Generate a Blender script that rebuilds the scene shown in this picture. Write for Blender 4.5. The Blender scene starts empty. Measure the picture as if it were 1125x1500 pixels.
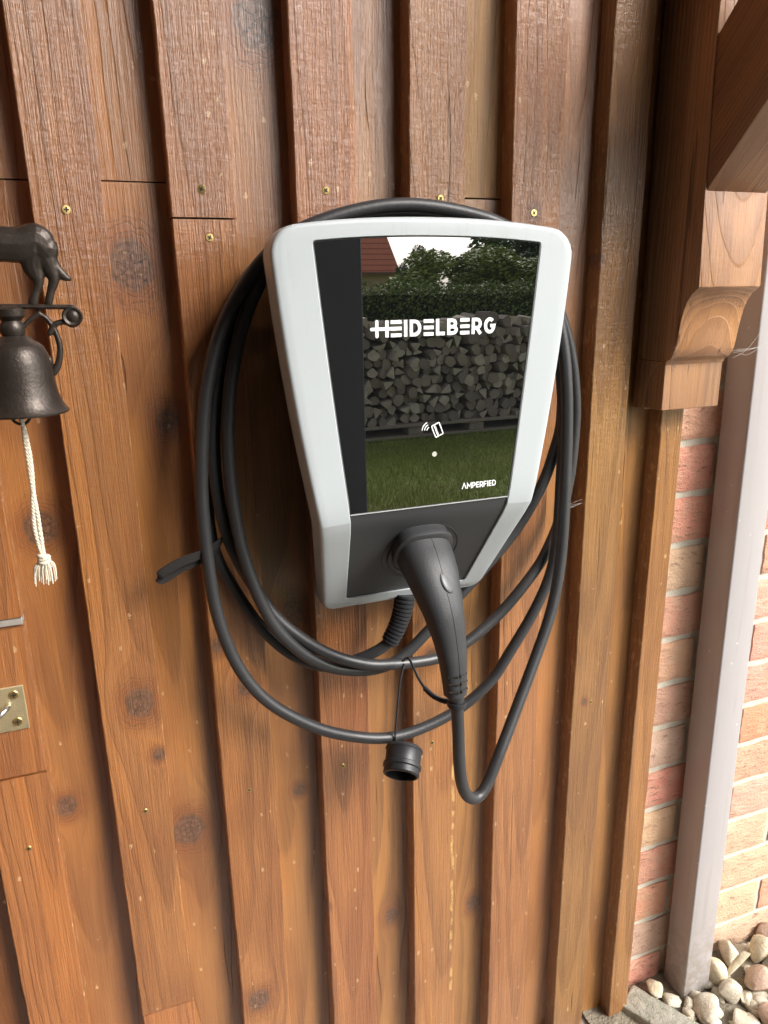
import bpy, bmesh, math, random
from mathutils import Vector, Matrix, noise
R = math.radians
S = bpy.context.scene
C = S.collection
rnd = random.Random(7)

CABLE = [(0.3258, -0.045, 0.9258), (0.3172, -0.045, 0.8986), (0.3038, -0.043, 0.8748), (0.2809, -0.037, 0.8603), (0.2548, -0.03, 0.8516), (0.2313, -0.024, 0.8477), (0.2087, -0.02, 0.8542), (0.1793, -0.016, 0.8759), (0.1551, -0.014, 0.9054), (0.135, -0.013, 0.939), (0.1189, -0.012, 0.9727), (0.105, -0.012, 1.0088), (0.0998, -0.012, 1.0509), (0.1017, -0.012, 1.1028), (0.1082, -0.012, 1.164), (0.1236, -0.012, 1.2373), (0.1434, -0.012, 1.2867), (0.1664, -0.012, 1.3215), (0.1985, -0.014, 1.3456), (0.2521, -0.016, 1.3667), (0.3156, -0.016, 1.3752), (0.3908, -0.016, 1.3749), (0.4621, -0.016, 1.3577), (0.5252, -0.016, 1.3124), (0.5567, -0.016, 1.2611), (0.5741, -0.016, 1.2094), (0.5828, -0.016, 1.156), (0.5836, -0.016, 1.1106), (0.5783, -0.018, 1.0555), (0.5638, -0.022, 1.0008), (0.542, -0.026, 0.9581), (0.5207, -0.028, 0.9294), (0.4717, -0.032, 0.8833), (0.417, -0.036, 0.8501), (0.3724, -0.04, 0.8378), (0.2983, -0.044, 0.8458), (0.2594, -0.044, 0.8575), (0.2252, -0.042, 0.8754), (0.193, -0.038, 0.9008), (0.1665, -0.033, 0.9294), (0.1475, -0.028, 0.9629), (0.1308, -0.027, 0.9975), (0.1184, -0.027, 1.0325), (0.112, -0.027, 1.0696), (0.1094, -0.027, 1.1131), (0.1121, -0.027, 1.166), (0.1245, -0.027, 1.2311), (0.1425, -0.027, 1.28), (0.1661, -0.028, 1.321), (0.1965, -0.03, 1.3515), (0.2442, -0.03, 1.3696), (0.3265, -0.03, 1.3847), (0.4185, -0.03, 1.3763), (0.4816, -0.03, 1.3555), (0.5216, -0.03, 1.3026), (0.5428, -0.03, 1.2371), (0.5518, -0.03, 1.1859), (0.5529, -0.03, 1.1333), (0.5445, -0.03, 1.0982), (0.5292, -0.03, 1.0558), (0.4955, -0.03, 1.002), (0.4562, -0.03, 0.96), (0.4129, -0.03, 0.9197), (0.3676, -0.031, 0.8777), (0.3255, -0.032, 0.8442), (0.287, -0.034, 0.8365), (0.2446, -0.036, 0.8462), (0.2165, -0.04, 0.8623), (0.1909, -0.043, 0.8845), (0.1655, -0.045, 0.917), (0.151, -0.045, 0.9475), (0.1397, -0.045, 0.9816), (0.1307, -0.044, 1.0198), (0.1258, -0.043, 1.0564), (0.123, -0.043, 1.0998), (0.1234, -0.043, 1.1454), (0.1286, -0.043, 1.1964), (0.1401, -0.043, 1.2457), (0.1568, -0.043, 1.2902), (0.1794, -0.044, 1.3239), (0.2204, -0.045, 1.3474), (0.2812, -0.045, 1.3627), (0.3525, -0.045, 1.3677), (0.4371, -0.045, 1.3593), (0.4973, -0.045, 1.3182), (0.5271, -0.045, 1.2547), (0.5407, -0.045, 1.188), (0.5468, -0.045, 1.1185), (0.5468, -0.045, 1.0501), (0.5458, -0.045, 0.9933), (0.5394, -0.045, 0.9384), (0.5155, -0.045, 0.884), (0.4771, -0.046, 0.8269), (0.4468, -0.048, 0.7901), (0.3891, -0.052, 0.7587), (0.307, -0.054, 0.7448), (0.2358, -0.052, 0.765), (0.1847, -0.05, 0.7955), (0.1412, -0.047, 0.8356), (0.1127, -0.044, 0.887), (0.0966, -0.042, 0.9497), (0.0914, -0.041, 1.0163), (0.0907, -0.041, 1.0719), (0.0931, -0.041, 1.1177), (0.1, -0.042, 1.1765), (0.11, -0.043, 1.2225), (0.1244, -0.043, 1.2636), (0.146, -0.044, 1.3006), (0.1804, -0.044, 1.3406), (0.2325, -0.045, 1.3709), (0.3206, -0.045, 1.39), (0.4102, -0.046, 1.3819), (0.4697, -0.05, 1.3593), (0.5113, -0.055, 1.3025), (0.5287, -0.06, 1.2392), (0.5355, -0.063, 1.1901), (0.5377, -0.066, 1.1365), (0.5365, -0.07, 1.0802), (0.5331, -0.076, 1.0195), (0.5253, -0.084, 0.9588), (0.508, -0.095, 0.9028), (0.4762, -0.11, 0.8458), (0.4371, -0.13, 0.7879), (0.4096, -0.145, 0.7504), (0.3871, -0.155, 0.7173), (0.3706, -0.16, 0.7088), (0.3555, -0.164, 0.7207), (0.3459, -0.168, 0.7488), (0.3407, -0.172, 0.7896), (0.3379, -0.175, 0.8279), (0.3348, -0.177, 0.8559), (0.3329, -0.177, 0.8751)]
PLUG = [(0.3219, -0.106, 1.0213), (0.3217, -0.118, 1.0137), (0.3216, -0.135, 1.0016), (0.3223, -0.15, 0.9851), (0.3247, -0.161, 0.9648), (0.3274, -0.168, 0.942), (0.3298, -0.173, 0.9183), (0.331, -0.176, 0.897), (0.3325, -0.178, 0.8689), (0.3343, -0.178, 0.86)]
SOCKET = (0.3287, -0.1, 1.0085)
BOOT = [(0.3277, -0.045, 0.9384), (0.3229, -0.045, 0.9143), (0.3153, -0.045, 0.8942), (0.3047, -0.043, 0.8736)]
CORD1 = [(0.323, -0.05, 0.8457), (0.3151, -0.055, 0.8228), (0.3089, -0.06, 0.7878), (0.3049, -0.062, 0.7552), (0.3058, -0.064, 0.7411)]
CORD2 = [(0.3171, -0.06, 0.8555), (0.3184, -0.075, 0.8662), (0.3193, -0.09, 0.8604), (0.3183, -0.105, 0.8552), (0.3184, -0.125, 0.851)]
CORD3 = [(0.3184, -0.125, 0.851), (0.3199, -0.145, 0.8514), (0.3251, -0.16, 0.8522), (0.3313, -0.172, 0.8556)]
CAP = (0.3138, -0.07, 0.7347)
STRAP = [(0.1165, -0.016, 1.0343), (0.1046, -0.03, 1.0287), (0.0829, -0.042, 1.0235), (0.0613, -0.047, 1.0195), (0.0432, -0.047, 1.011), (0.0384, -0.045, 1.0047), (0.0435, -0.041, 1.0009), (0.0614, -0.038, 1.0092), (0.0832, -0.034, 1.0151), (0.1086, -0.02, 1.0209)]
SCREWS = [(-0.01, 0.0, 1.3825), (0.1225, 0.0, 1.4048), (0.127, 0.0, 1.3577), (0.2561, 0.0, 1.4071), (0.3938, 0.0, 1.4021), (0.5189, 0.0, 1.3889), (-0.0061, 0.0, 0.6843), (-0.1408, 0.0, 0.6711), (0.1234, 0.0, 0.679), (0.2515, 0.0, 0.6813), (0.3848, 0.0, 0.6843), (0.6515, 0.0, 0.6899), (-0.1281, -0.003, 0.8751), (-0.1286, -0.003, 0.8415)]
KNOTS = [('AB', 0.0451, 1.3315, 0.0255), ('BC', 0.1968, 1.5734, 0.028), ('AB', 0.0676, 1.1642, 0.0144), ('A', 0.0028, 0.8337, 0.0187), ('A', 0.0176, 0.7595, 0.0076), ('AB', 0.0451, 0.6215, 0.0221), ('B', 0.1299, 0.8281, 0.0119), ('B', 0.1147, 0.3305, 0.017), ('B', 0.1001, 0.8912, 0.0093), ('ZA', -0.0774, 1.0555, 0.0187), ('ZA', -0.0958, 0.6976, 0.0136), ('BC', 0.2, 0.9053, 0.017), ('DE', 0.47, 0.3512, 0.0136), ('CD', 0.3287, 0.3759, 0.0127), ('E', 0.5189, 1.3889, 0.0076), ('F', 0.6202, 1.3352, 0.0059), ('C', 0.2214, 0.4537, 0.0051), ('F', 0.6389, 0.6928, 0.0051), ('BC', 0.196, 0.6403, 0.0085), ('D', 0.3815, 0.822, 0.0085)]
STONES = [(0.8907, -0.0501, 0.03), (1.0435, 0.0493, 0.02), (1.0103, -0.0139, 0.05), (1.0586, -0.0265, 0.05), (0.9897, -0.0607, 0.02), (0.9458, -0.0387, 0.02), (0.863, -0.006, 0.02), (0.9726, -0.0998, 0.03), (0.9343, -0.0757, 0.02), (1.0597, -0.0496, 0.02), (0.9611, -0.0058, 0.015), (1.1079, 0.0469, 0.015)]
SLAB = [(0.7849, 0.0141, 0.03), (0.821, 0.0013, 0.03), (0.8321, -0.0586, 0.03), (0.8605, -0.0697, 0.03)]
BELLP = [(-0.0657, -0.1, 1.203), (-0.0298, -0.1, 1.2005), (-0.0574, -0.1, 1.263), (-0.0154, -0.1, 1.2842), (-0.0722, -0.1, 1.2925)]
DOGBODY = [(-0.1012, -0.1, 1.3452), (-0.0822, -0.1, 1.3443), (-0.0647, -0.1, 1.3444), (-0.049, -0.1, 1.3434), (-0.0367, -0.1, 1.3456), (-0.0309, -0.1, 1.3404)]
DOGLEG1 = [(-0.0323, -0.1, 1.3404), (-0.0292, -0.1, 1.3288), (-0.0264, -0.1, 1.3154), (-0.0298, -0.1, 1.3053), (-0.0331, -0.1, 1.2956)]
DOGLEG2 = [(-0.0387, -0.1, 1.3383), (-0.0414, -0.1, 1.3257), (-0.0389, -0.1, 1.314), (-0.0415, -0.1, 1.3055), (-0.0454, -0.1, 1.2963)]
DOGTAIL = [(-0.0321, -0.1, 1.3498), (-0.0268, -0.1, 1.3435), (-0.0254, -0.1, 1.3341), (-0.0227, -0.1, 1.3245), (-0.0181, -0.1, 1.3181), (-0.0135, -0.1, 1.3153)]
DOGFL1 = [(-0.0944, -0.1, 1.3402), (-0.0969, -0.1, 1.3239), (-0.0987, -0.1, 1.3095), (-0.101, -0.1, 1.2974)]
DOGFL2 = [(-0.102, -0.1, 1.3402), (-0.1064, -0.1, 1.3239), (-0.1058, -0.1, 1.3096), (-0.1087, -0.1, 1.2976)]
DOGNECK = [(-0.0972, -0.1, 1.3462), (-0.1054, -0.1, 1.3542), (-0.1095, -0.1, 1.363), (-0.1171, -0.1, 1.3619), (-0.1231, -0.1, 1.3589)]
BAR = [(-0.1486, -0.1, 1.2949), (-0.0721, -0.1, 1.2932), (-0.0356, -0.1, 1.292), (-0.0137, -0.1, 1.2915)]
SCR1 = [(-0.0137, -0.1, 1.2909), (-0.0102, -0.1, 1.2853), (-0.011, -0.1, 1.2786), (-0.016, -0.1, 1.2759), (-0.0201, -0.1, 1.2789), (-0.0196, -0.1, 1.2833), (-0.015, -0.1, 1.2843)]
SCR2 = [(-0.0189, -0.1, 1.2788), (-0.0259, -0.1, 1.2784), (-0.0311, -0.1, 1.2759), (-0.0355, -0.1, 1.2694)]
SCR3 = [(-0.0426, -0.1, 1.2867), (-0.036, -0.1, 1.2815), (-0.031, -0.1, 1.2714), (-0.0285, -0.1, 1.258), (-0.0309, -0.1, 1.2445), (-0.0356, -0.1, 1.2356), (-0.0412, -0.1, 1.2337), (-0.0415, -0.1, 1.2394), (-0.0387, -0.1, 1.2449), (-0.0414, -0.1, 1.2484), (-0.0454, -0.1, 1.2497)]
SCR4 = [(-0.0415, -0.1, 1.2867), (-0.0517, -0.1, 1.2798), (-0.0579, -0.1, 1.2723), (-0.06, -0.1, 1.2614)]
HANG = [(-0.0666, -0.1, 1.2899), (-0.0687, -0.1, 1.2748), (-0.0705, -0.1, 1.2596), (-0.0711, -0.1, 1.2552)]
ROPE = [(-0.0681, -0.1, 1.1986), (-0.0686, -0.1, 1.1799), (-0.0683, -0.1, 1.1585), (-0.0684, -0.1, 1.1344), (-0.0682, -0.1, 1.1196), (-0.0676, -0.1, 1.0996), (-0.0677, -0.1, 1.0743), (-0.0678, -0.1, 1.0614)]
ROPE2 = [(-0.0692, -0.1, 1.1986), (-0.0675, -0.1, 1.1798), (-0.0666, -0.1, 1.1584), (-0.0677, -0.1, 1.1343), (-0.0703, -0.1, 1.1124), (-0.0718, -0.1, 1.0926), (-0.0702, -0.1, 1.0721), (-0.0678, -0.1, 1.0614)]
ROPEND = [(-0.0678, -0.1, 1.0614), (-0.0692, -0.1, 1.0369)]
CAM_ROT = [[0.934869, 0.114406, -0.336052], [-0.35462, 0.257647, -0.898812], [-0.016247, 0.959442, 0.281436]]
# ---------------------------------------------------------------- camera, sky, sun, exposure
cam = bpy.data.cameras.new('camera')
co = bpy.data.objects.new('camera', cam); C.objects.link(co)
m3 = Matrix(CAM_ROT)
co.matrix_world = Matrix.Translation((0, -.85, 1.3)) @ m3.to_4x4()
cam.sensor_fit = 'HORIZONTAL'; cam.sensor_width = 36; cam.lens = 36 * 1100 / 1125
cam.clip_start = .02; cam.clip_end = 500
S.camera = co
SUN_EL, SUN_AZ = 38, 42          # azimuth measured from straight out of the wall towards the right
wd = bpy.data.worlds.new('World'); S.world = wd; wd.use_nodes = True
wn = wd.node_tree.nodes; wl = wd.node_tree.links
bg = wn['Background']; sky = wn.new('ShaderNodeTexSky'); sky.sky_type = 'NISHITA'; sky.sun_disc = False
sky.sun_elevation = R(SUN_EL); sky.sun_rotation = R(180 - SUN_AZ); sky.dust_density = 3; sky.air_density = 1.0
hs = wn.new('ShaderNodeHueSaturation'); hs.inputs['Saturation'].default_value = .35
wl.new(sky.outputs[0], hs.inputs['Color']); wl.new(hs.outputs[0], bg.inputs[0]); bg.inputs[1].default_value = .15
sl = bpy.data.lights.new('sun', 'SUN'); sl.energy = 1.5; sl.angle = R(24); sl.color = (1, .96, .9)
so = bpy.data.objects.new('sun', sl); C.objects.link(so)
sd = Vector((math.sin(R(SUN_AZ)) * math.cos(R(SUN_EL)), -math.cos(R(SUN_AZ)) * math.cos(R(SUN_EL)), math.sin(R(SUN_EL))))
so.rotation_euler = sd.to_track_quat('Z', 'Y').to_euler()
S.view_settings.view_transform = 'Standard'; S.view_settings.look = 'None'
S.view_settings.exposure = 1.4; S.view_settings.gamma = 1; S.view_settings.use_curve_mapping = False
S.cycles.max_bounces = 8

# ---------------------------------------------------------------- node helper
class NT:
    def __init__(s, name):
        s.m = bpy.data.materials.new(name); s.m.use_nodes = True
        s.t = s.m.node_tree; s.N = s.t.nodes; s.b = s.N['Principled BSDF']
    def n(s, ty, **k):
        x = s.N.new(ty)
        for a, v in k.items(): setattr(x, a, v)
        return x
    def link(s, a, b): s.t.links.new(a, b)
    def put(s, sock, v):
        if isinstance(v, bpy.types.NodeSocket): s.link(v, sock)
        else: sock.default_value = v
    def M(s, op, a, b=0.0, c=None, clamp=False):
        x = s.n('ShaderNodeMath', operation=op, use_clamp=clamp)
        s.put(x.inputs[0], a); s.put(x.inputs[1], b)
        if c is not None: s.put(x.inputs[2], c)
        return x.outputs[0]
    def V(s, op, a, b=None, scale=None):
        x = s.n('ShaderNodeVectorMath', operation=op)
        s.put(x.inputs[0], a)
        if b is not None: s.put(x.inputs[1], b)
        if scale is not None: s.put(x.inputs['Scale'], scale)
        return x.outputs[1] if op in ('LENGTH', 'DISTANCE', 'DOT_PRODUCT') else x.outputs[0]
    def comb(s, x, y, z):
        k = s.n('ShaderNodeCombineXYZ')
        for i, v in enumerate((x, y, z)): s.put(k.inputs[i], v)
        return k.outputs[0]
    def sep(s, v):
        k = s.n('ShaderNodeSeparateXYZ'); s.link(v, k.inputs[0]); return k.outputs
    def noise(s, v, scale, detail=3, rough=.55, w=None):
        k = s.n('ShaderNodeTexNoise', noise_dimensions='4D' if w is not None else '3D')
        s.link(v, k.inputs['Vector']); k.inputs['Scale'].default_value = scale
        k.inputs['Detail'].default_value = detail; k.inputs['Roughness'].default_value = rough
        if w is not None: s.put(k.inputs['W'], w)
        return k.outputs['Fac']
    def vor(s, v, scale, feature='F1'):
        k = s.n('ShaderNodeTexVoronoi', feature=feature); s.link(v, k.inputs['Vector']); k.inputs['Scale'].default_value = scale
        return k
    def ss(s, v, a, b):
        k = s.n('ShaderNodeMapRange', interpolation_type='SMOOTHSTEP', clamp=True)
        s.put(k.inputs[0], v); s.put(k.inputs[1], a); s.put(k.inputs[2], b); return k.outputs[0]
    def mix(s, f, a, b, mode='MIX'):
        k = s.n('ShaderNodeMix', data_type='RGBA', blend_type=mode, clamp_factor=True)
        s.put(k.inputs[0], f); s.put(k.inputs[6], a); s.put(k.inputs[7], b); return k.outputs[2]
    def attr(s, name, out='Vector'):
        k = s.n('ShaderNodeAttribute', attribute_type='OBJECT', attribute_name=name); return k.outputs[out]
    def obj(s): return s.n('ShaderNodeTexCoord').outputs['Object']
    def bump(s, h, dist, strength=1):
        k = s.n('ShaderNodeBump'); k.inputs['Distance'].default_value = dist; k.inputs['Strength'].default_value = strength
        s.link(h, k.inputs['Height']); s.link(k.outputs[0], s.b.inputs['Normal'])
    def set(s, **k):
        for a, v in k.items(): s.put(s.b.inputs[a.replace('_', ' ')], v)
        return s

def col(r, g, b): return (r, g, b, 1)

def plain(name, c, rough=.5, var=.12, vs=20, metallic=0, bumpd=0, bs=200, **kw):
    t = NT(name); o = t.obj()
    nz = t.noise(o, vs, 4)
    f = t.M('MULTIPLY_ADD', nz, 2 * var, 1 - var)
    cc = t.V('SCALE', (c[0], c[1], c[2]), scale=f)
    t.link(cc, t.b.inputs['Base Color'])
    r2 = t.M('MULTIPLY_ADD', t.noise(o, vs * 2.3, 3), .16, rough - .08)
    t.set(Roughness=r2, Metallic=metallic)
    if bumpd: t.bump(t.noise(o, bs, 4), bumpd)
    for a, v in kw.items(): t.put(t.b.inputs[a.replace('_', ' ')], v)
    return t.m

# ---------------------------------------------------------------- wood
def wood_material(name, light, dark, rough=.42, ring=.0075, sawn=1.0, wear=1.0, specular=.7, coat=.9):
    t = NT(name); P = t.obj(); x, y, z = t.sep(P)
    seed = t.attr('seed', 'Fac')
    u = x; knot = 0.0; knotd = None; grey = None
    for i in (1, 2, 3):
        kx, kz, kr = t.sep(t.attr('k%d' % i))
        dx = t.M('SUBTRACT', x, kx); dz = t.M('SUBTRACT', z, kz)
        d2f = t.M('ADD', t.M('MULTIPLY', dx, dx), t.M('MULTIPLY', t.M('MULTIPLY', dz, dz), .22))
        r2 = t.M('MULTIPLY', t.M('MULTIPLY', kr, kr), 1.8)
        wgt = t.M('DIVIDE', r2, t.M('ADD', t.M('MAXIMUM', d2f, r2), 1e-9))
        u = t.M('SUBTRACT', u, t.M('MULTIPLY', t.M('MULTIPLY', dx, wgt), .95))
        wob = t.M('MULTIPLY_ADD', t.noise(P, 55, 2, w=seed), .7, .65)
        d = t.M('DIVIDE', t.M('SQRT', t.M('ADD', t.M('MULTIPLY', dx, dx), t.M('MULTIPLY', t.M('MULTIPLY', dz, dz), .8))), t.M('ADD', t.M('MULTIPLY', kr, wob), 1e-6))
        here = t.M('GREATER_THAN', kr, 1e-5)
        mk = t.M('MULTIPLY', t.M('SUBTRACT', 1, t.ss(d, .76, 1.06)), here)
        ang = t.M('ARCTAN2', dz, dx)
        crk = t.M('MULTIPLY', t.M('LESS_THAN', t.M('ABSOLUTE', t.M('SINE', t.M('MULTIPLY_ADD', t.noise(P, 60, 3, w=seed), 5.0, t.M('MULTIPLY', ang, 2.5)))), t.M('MULTIPLY', t.M('SUBTRACT', 1.0, d), .24)), t.M('LESS_THAN', d, .9))
        rg = t.M('MULTIPLY_ADD', t.M('SINE', t.M('MULTIPLY_ADD', t.noise(P, 60, 3, w=seed), 7, t.M('MULTIPLY', d, 22))), .5, .5)
        rim = t.M('MULTIPLY', t.ss(d, .74, .92), t.M('SUBTRACT', 1, t.ss(d, .94, 1.06)))
        dk = t.M('MULTIPLY', t.M('MAXIMUM', t.M('MULTIPLY', mk, t.M('MAXIMUM', crk, t.M('MULTIPLY', rg, .34))), t.M('MULTIPLY', rim, t.M('MULTIPLY', t.noise(P, 70, 2, w=seed), .5))), here)
        arcs = t.M('MULTIPLY', t.M('MULTIPLY', t.M('MULTIPLY', t.ss(d, .95, 1.12), t.ss(d, 2.1, 1.3)), t.ss(t.M('SINE', t.M('MULTIPLY_ADD', t.noise(P, 45, 2, w=seed), 8.0, t.M('MULTIPLY', d, 26))), .3, .95)), t.ss(t.M('ABSOLUTE', t.M('SINE', ang)), .25, .8))
        dk = t.M('MAXIMUM', dk, t.M('MULTIPLY', t.M('MULTIPLY', arcs, .38), here))
        halo = t.M('MULTIPLY', t.M('MULTIPLY', t.ss(d, 2.3, .95), t.M('SUBTRACT', 1, mk)), here)
        knot = mk if i == 1 else t.M('MAXIMUM', knot, mk)
        knotd = dk if i == 1 else t.M('MAXIMUM', knotd, dk)
        grey = halo if i == 1 else t.M('MAXIMUM', grey, halo)
    # slow wander of the grain along the length
    Ps = t.comb(t.M('MULTIPLY', x, 1.0), t.M('MULTIPLY', y, 1.0), t.M('MULTIPLY', z, .18))
    wa = t.M('SUBTRACT', t.noise(Ps, 16, 2, w=seed), .5)
    wb = t.M('SUBTRACT', t.noise(Ps, 45, 2, w=t.M('ADD', seed, 4.3)), .5)
    u = t.M('ADD', u, t.M('ADD', t.M('MULTIPLY', wa, .028), t.M('MULTIPLY', wb, .006)))
    pith = t.attr('pith'); px_, py_, pt_ = t.sep(pith)
    ux = t.M('SUBTRACT', t.M('ADD', u, t.M('MULTIPLY', z, pt_)), px_)
    uy = t.M('ADD', t.M('SUBTRACT', y, py_), t.M('MULTIPLY', z, .022))
    q = t.M('SQRT', t.M('ADD', t.M('MULTIPLY', ux, ux), t.M('MULTIPLY', uy, uy)))
    ph = t.M('FRACT', t.M('DIVIDE', q, ring))
    late = t.M('MULTIPLY', t.ss(ph, .25, .93), t.M('SUBTRACT', 1, t.ss(ph, .93, 1.0)))
    Pf = t.comb(t.M('MULTIPLY', u, 1.0), t.M('MULTIPLY', y, 1.0), t.M('MULTIPLY', z, .012))
    st = t.noise(Pf, 420, 3, .7, w=seed)
    st2 = t.noise(Pf, 90, 3, .6, w=t.M('ADD', seed, 9.0))
    flame = t.noise(t.comb(t.M('MULTIPLY', q, 70.0), t.M('MULTIPLY', z, .5), seed), 1.0, 3, .6)
    fib = t.noise(Pf, 1100, 2, .6, w=t.M('ADD', seed, 5.0))
    f = t.M('ADD', t.M('MULTIPLY', late, .42), t.M('ADD', t.M('MULTIPLY', t.M('SUBTRACT', st, .5), 1.0), t.M('ADD', t.M('MULTIPLY', t.M('SUBTRACT', fib, .5), .9), t.M('MULTIPLY', t.M('SUBTRACT', st2, .42), 1.3))), clamp=True)
    base = t.mix(f, col(*light), col(*dark))
    base = t.mix(t.M('MULTIPLY', t.ss(flame, .50, .60), .55), base, t.mix(t.M('MULTIPLY', f, .6), col(light[0] * 1.22, light[1] * 1.12, light[2] * .85), col(*dark)))
    crack = t.ss(t.noise(t.comb(t.M('MULTIPLY', u, 1.0), y, t.M('MULTIPLY', z, .02)), 160, 2, .5, w=t.M('ADD', seed, 17.0)), .70, .735)
    base = t.mix(t.M('MULTIPLY', crack, .75), base, col(dark[0] * .3, dark[1] * .3, dark[2] * .3))
    big = t.noise(t.comb(x, y, t.M('MULTIPLY', z, .35)), 9, 3, .6, w=seed)
    base = t.mix(t.ss(big, .42, .68), base, t.mix(.55, base, col(dark[0] * 1.15, dark[1] * 1.0, dark[2] * .9)))
    base = t.mix(1.0, base, t.attr('tint'), 'MULTIPLY')
    base = t.mix(t.M('MULTIPLY', grey, .6), base, col(dark[0] * 1.15, dark[1] * .95, dark[2] * .9))
    base = t.mix(t.M('MULTIPLY', knot, .85), base, t.mix(t.ss(t.noise(P, 190, 4, .7, w=seed), .38, .64), col(.085, .040, .024), col(.21, .105, .062)))
    base = t.mix(knotd, base, col(.028, .013, .008))
    # pale chips, scratches, worn arrises
    hw = t.attr('hw', 'Fac')
    if wear:
        wv = t.n('ShaderNodeTexNoise'); t.link(P, wv.inputs['Vector']); wv.inputs['Scale'].default_value = 330; wv.inputs['Detail'].default_value = 3
        pj = t.V('ADD', t.comb(x, t.M('MULTIPLY', y, .2), t.M('ADD', t.M('MULTIPLY', z, .55), seed)), t.V('SCALE', t.V('SUBTRACT', wv.outputs['Color'], (.5, .5, .5)), scale=.006))
        vz = t.vor(pj, 75); rc = t.sep(vz.outputs['Color'])
        dirty = t.noise(t.comb(x, y, t.M('MULTIPLY', z, .6)), 11, 3, .6, w=t.M('ADD', seed, 31.0))
        chip = t.M('MULTIPLY', t.M('LESS_THAN', vz.outputs['Distance'], t.M('MULTIPLY', t.M('POWER', rc[1], 3.0), .15)), t.M('GREATER_THAN', t.M('ADD', rc[0], t.M('MULTIPLY_ADD', dirty, 1.2, t.M('MULTIPLY', t.ss(z, .1, -.7), .25))), 1.22))
        sc = t.ss(t.noise(t.comb(t.M('MULTIPLY', x, .5), y, z), 150, 1, .4, w=seed), .755, .78)
        scw = t.M('MULTIPLY', sc, t.ss(t.noise(P, 7, 2, w=seed), .5, .62))
        dent = t.M('MAXIMUM', chip, t.M('MULTIPLY', scw, .55))
        base = t.mix(t.M('MULTIPLY', dent, .6 * wear), base, col(.62, .42, .23))
        edge = t.M('MULTIPLY', t.ss(t.M('ABSOLUTE', x), t.M('SUBTRACT', hw, .0016), hw), t.ss(t.noise(t.comb(x, y, t.M('MULTIPLY', z, .6)), 120, 4, .75, w=seed), .54, .66))
        base = t.mix(t.M('MULTIPLY', edge, t.M('MULTIPLY', t.attr('edge', 'Fac'), .75)), base, col(.60, .40, .2))
        # wandering resin streak
        sx_, s0, s1 = t.sep(t.attr('streak'))
        wig = t.M('MULTIPLY', t.M('SUBTRACT', t.noise(t.comb(0.0, 0.0, z), 14, 4, .6, w=seed), .5), .014)
        ds = t.M('ABSOLUTE', t.M('SUBTRACT', t.M('SUBTRACT', x, sx_), wig))
        sm = t.M('MULTIPLY', t.M('MULTIPLY', t.ss(ds, .0032, .001), t.M('GREATER_THAN', z, s0)), t.M('LESS_THAN', z, s1))
        sm = t.M('MULTIPLY', sm, t.ss(t.noise(P, 45, 4), .44, .58))
        base = t.mix(t.M('MULTIPLY', sm, .75), base, col(.62, .40, .13))
    t.link(base, t.b.inputs['Base Color'])
    ro = t.M('ADD', t.M('MULTIPLY', st2, .22), t.M('ADD', t.M('MULTIPLY', big, .12), rough - .17))
    t.set(Roughness=ro); t.b.inputs['Specular IOR Level'].default_value = specular
    t.b.inputs['Coat Weight'].default_value = coat; t.b.inputs['Coat Roughness'].default_value = .30; t.b.inputs['Coat IOR'].default_value = 1.65
    # saw ridges + grain relief
    Pr = t.comb(x, y, t.M('MULTIPLY', z, .035))
    rid = t.noise(Pr, 330, 4, .75, w=t.M('ADD', seed, 2.0))
    saw = t.noise(t.comb(t.M('MULTIPLY', x, .35), y, z), 170, 2, .6, w=seed)
    h = t.M('ADD', t.M('MULTIPLY', rid, t.attr('sawn', 'Fac')), t.M('ADD', t.M('MULTIPLY', late, .22), t.M('MULTIPLY', knotd, -.12)))
    h = t.M('ADD', h, t.M('MULTIPLY', crack, -.9))
    h = t.M('ADD', h, t.M('MULTIPLY', saw, t.M('MULTIPLY', t.attr('sawn', 'Fac'), .3)))
    t.bump(h, .0016 * sawn); t.link(t.b.inputs['Normal'].links[0].from_socket, t.b.inputs['Coat Normal'])
    return t.m

W_RED = wood_material('varnished_wood', (.368, .150, .046), (.170, .062, .020), rough=.37)
W_OLD = wood_material('dry_weathered_wood', (.38, .21, .075), (.20, .098, .032), rough=.6, sawn=1.6, coat=.3)
W_BRK = wood_material('stained_bracket_wood', (.36, .185, .085), (.17, .078, .034), rough=.48, ring=.0055, wear=0, coat=.2)
W_DK = wood_material('dark_stained_timber', (.085, .036, .02), (.05, .02, .012), rough=.5, wear=0, coat=0)

def wood_props(o, tint=(1, 1, 1), knots=(), hw=.05, edge=1.0, sawn=1.0, streak=None):
    o['seed'] = rnd.uniform(0, 60); o['tint'] = tint; o['hw'] = hw; o['edge'] = edge; o['sawn'] = sawn
    o['pith'] = (rnd.uniform(-.035, .035), rnd.uniform(.03, .10), rnd.uniform(-.012, .012))
    for i in (1, 2, 3): o['k%d' % i] = knots[i - 1] if i <= len(knots) else (0., 0., 0.)
    o['streak'] = streak or (0., 9., -9.)

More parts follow.
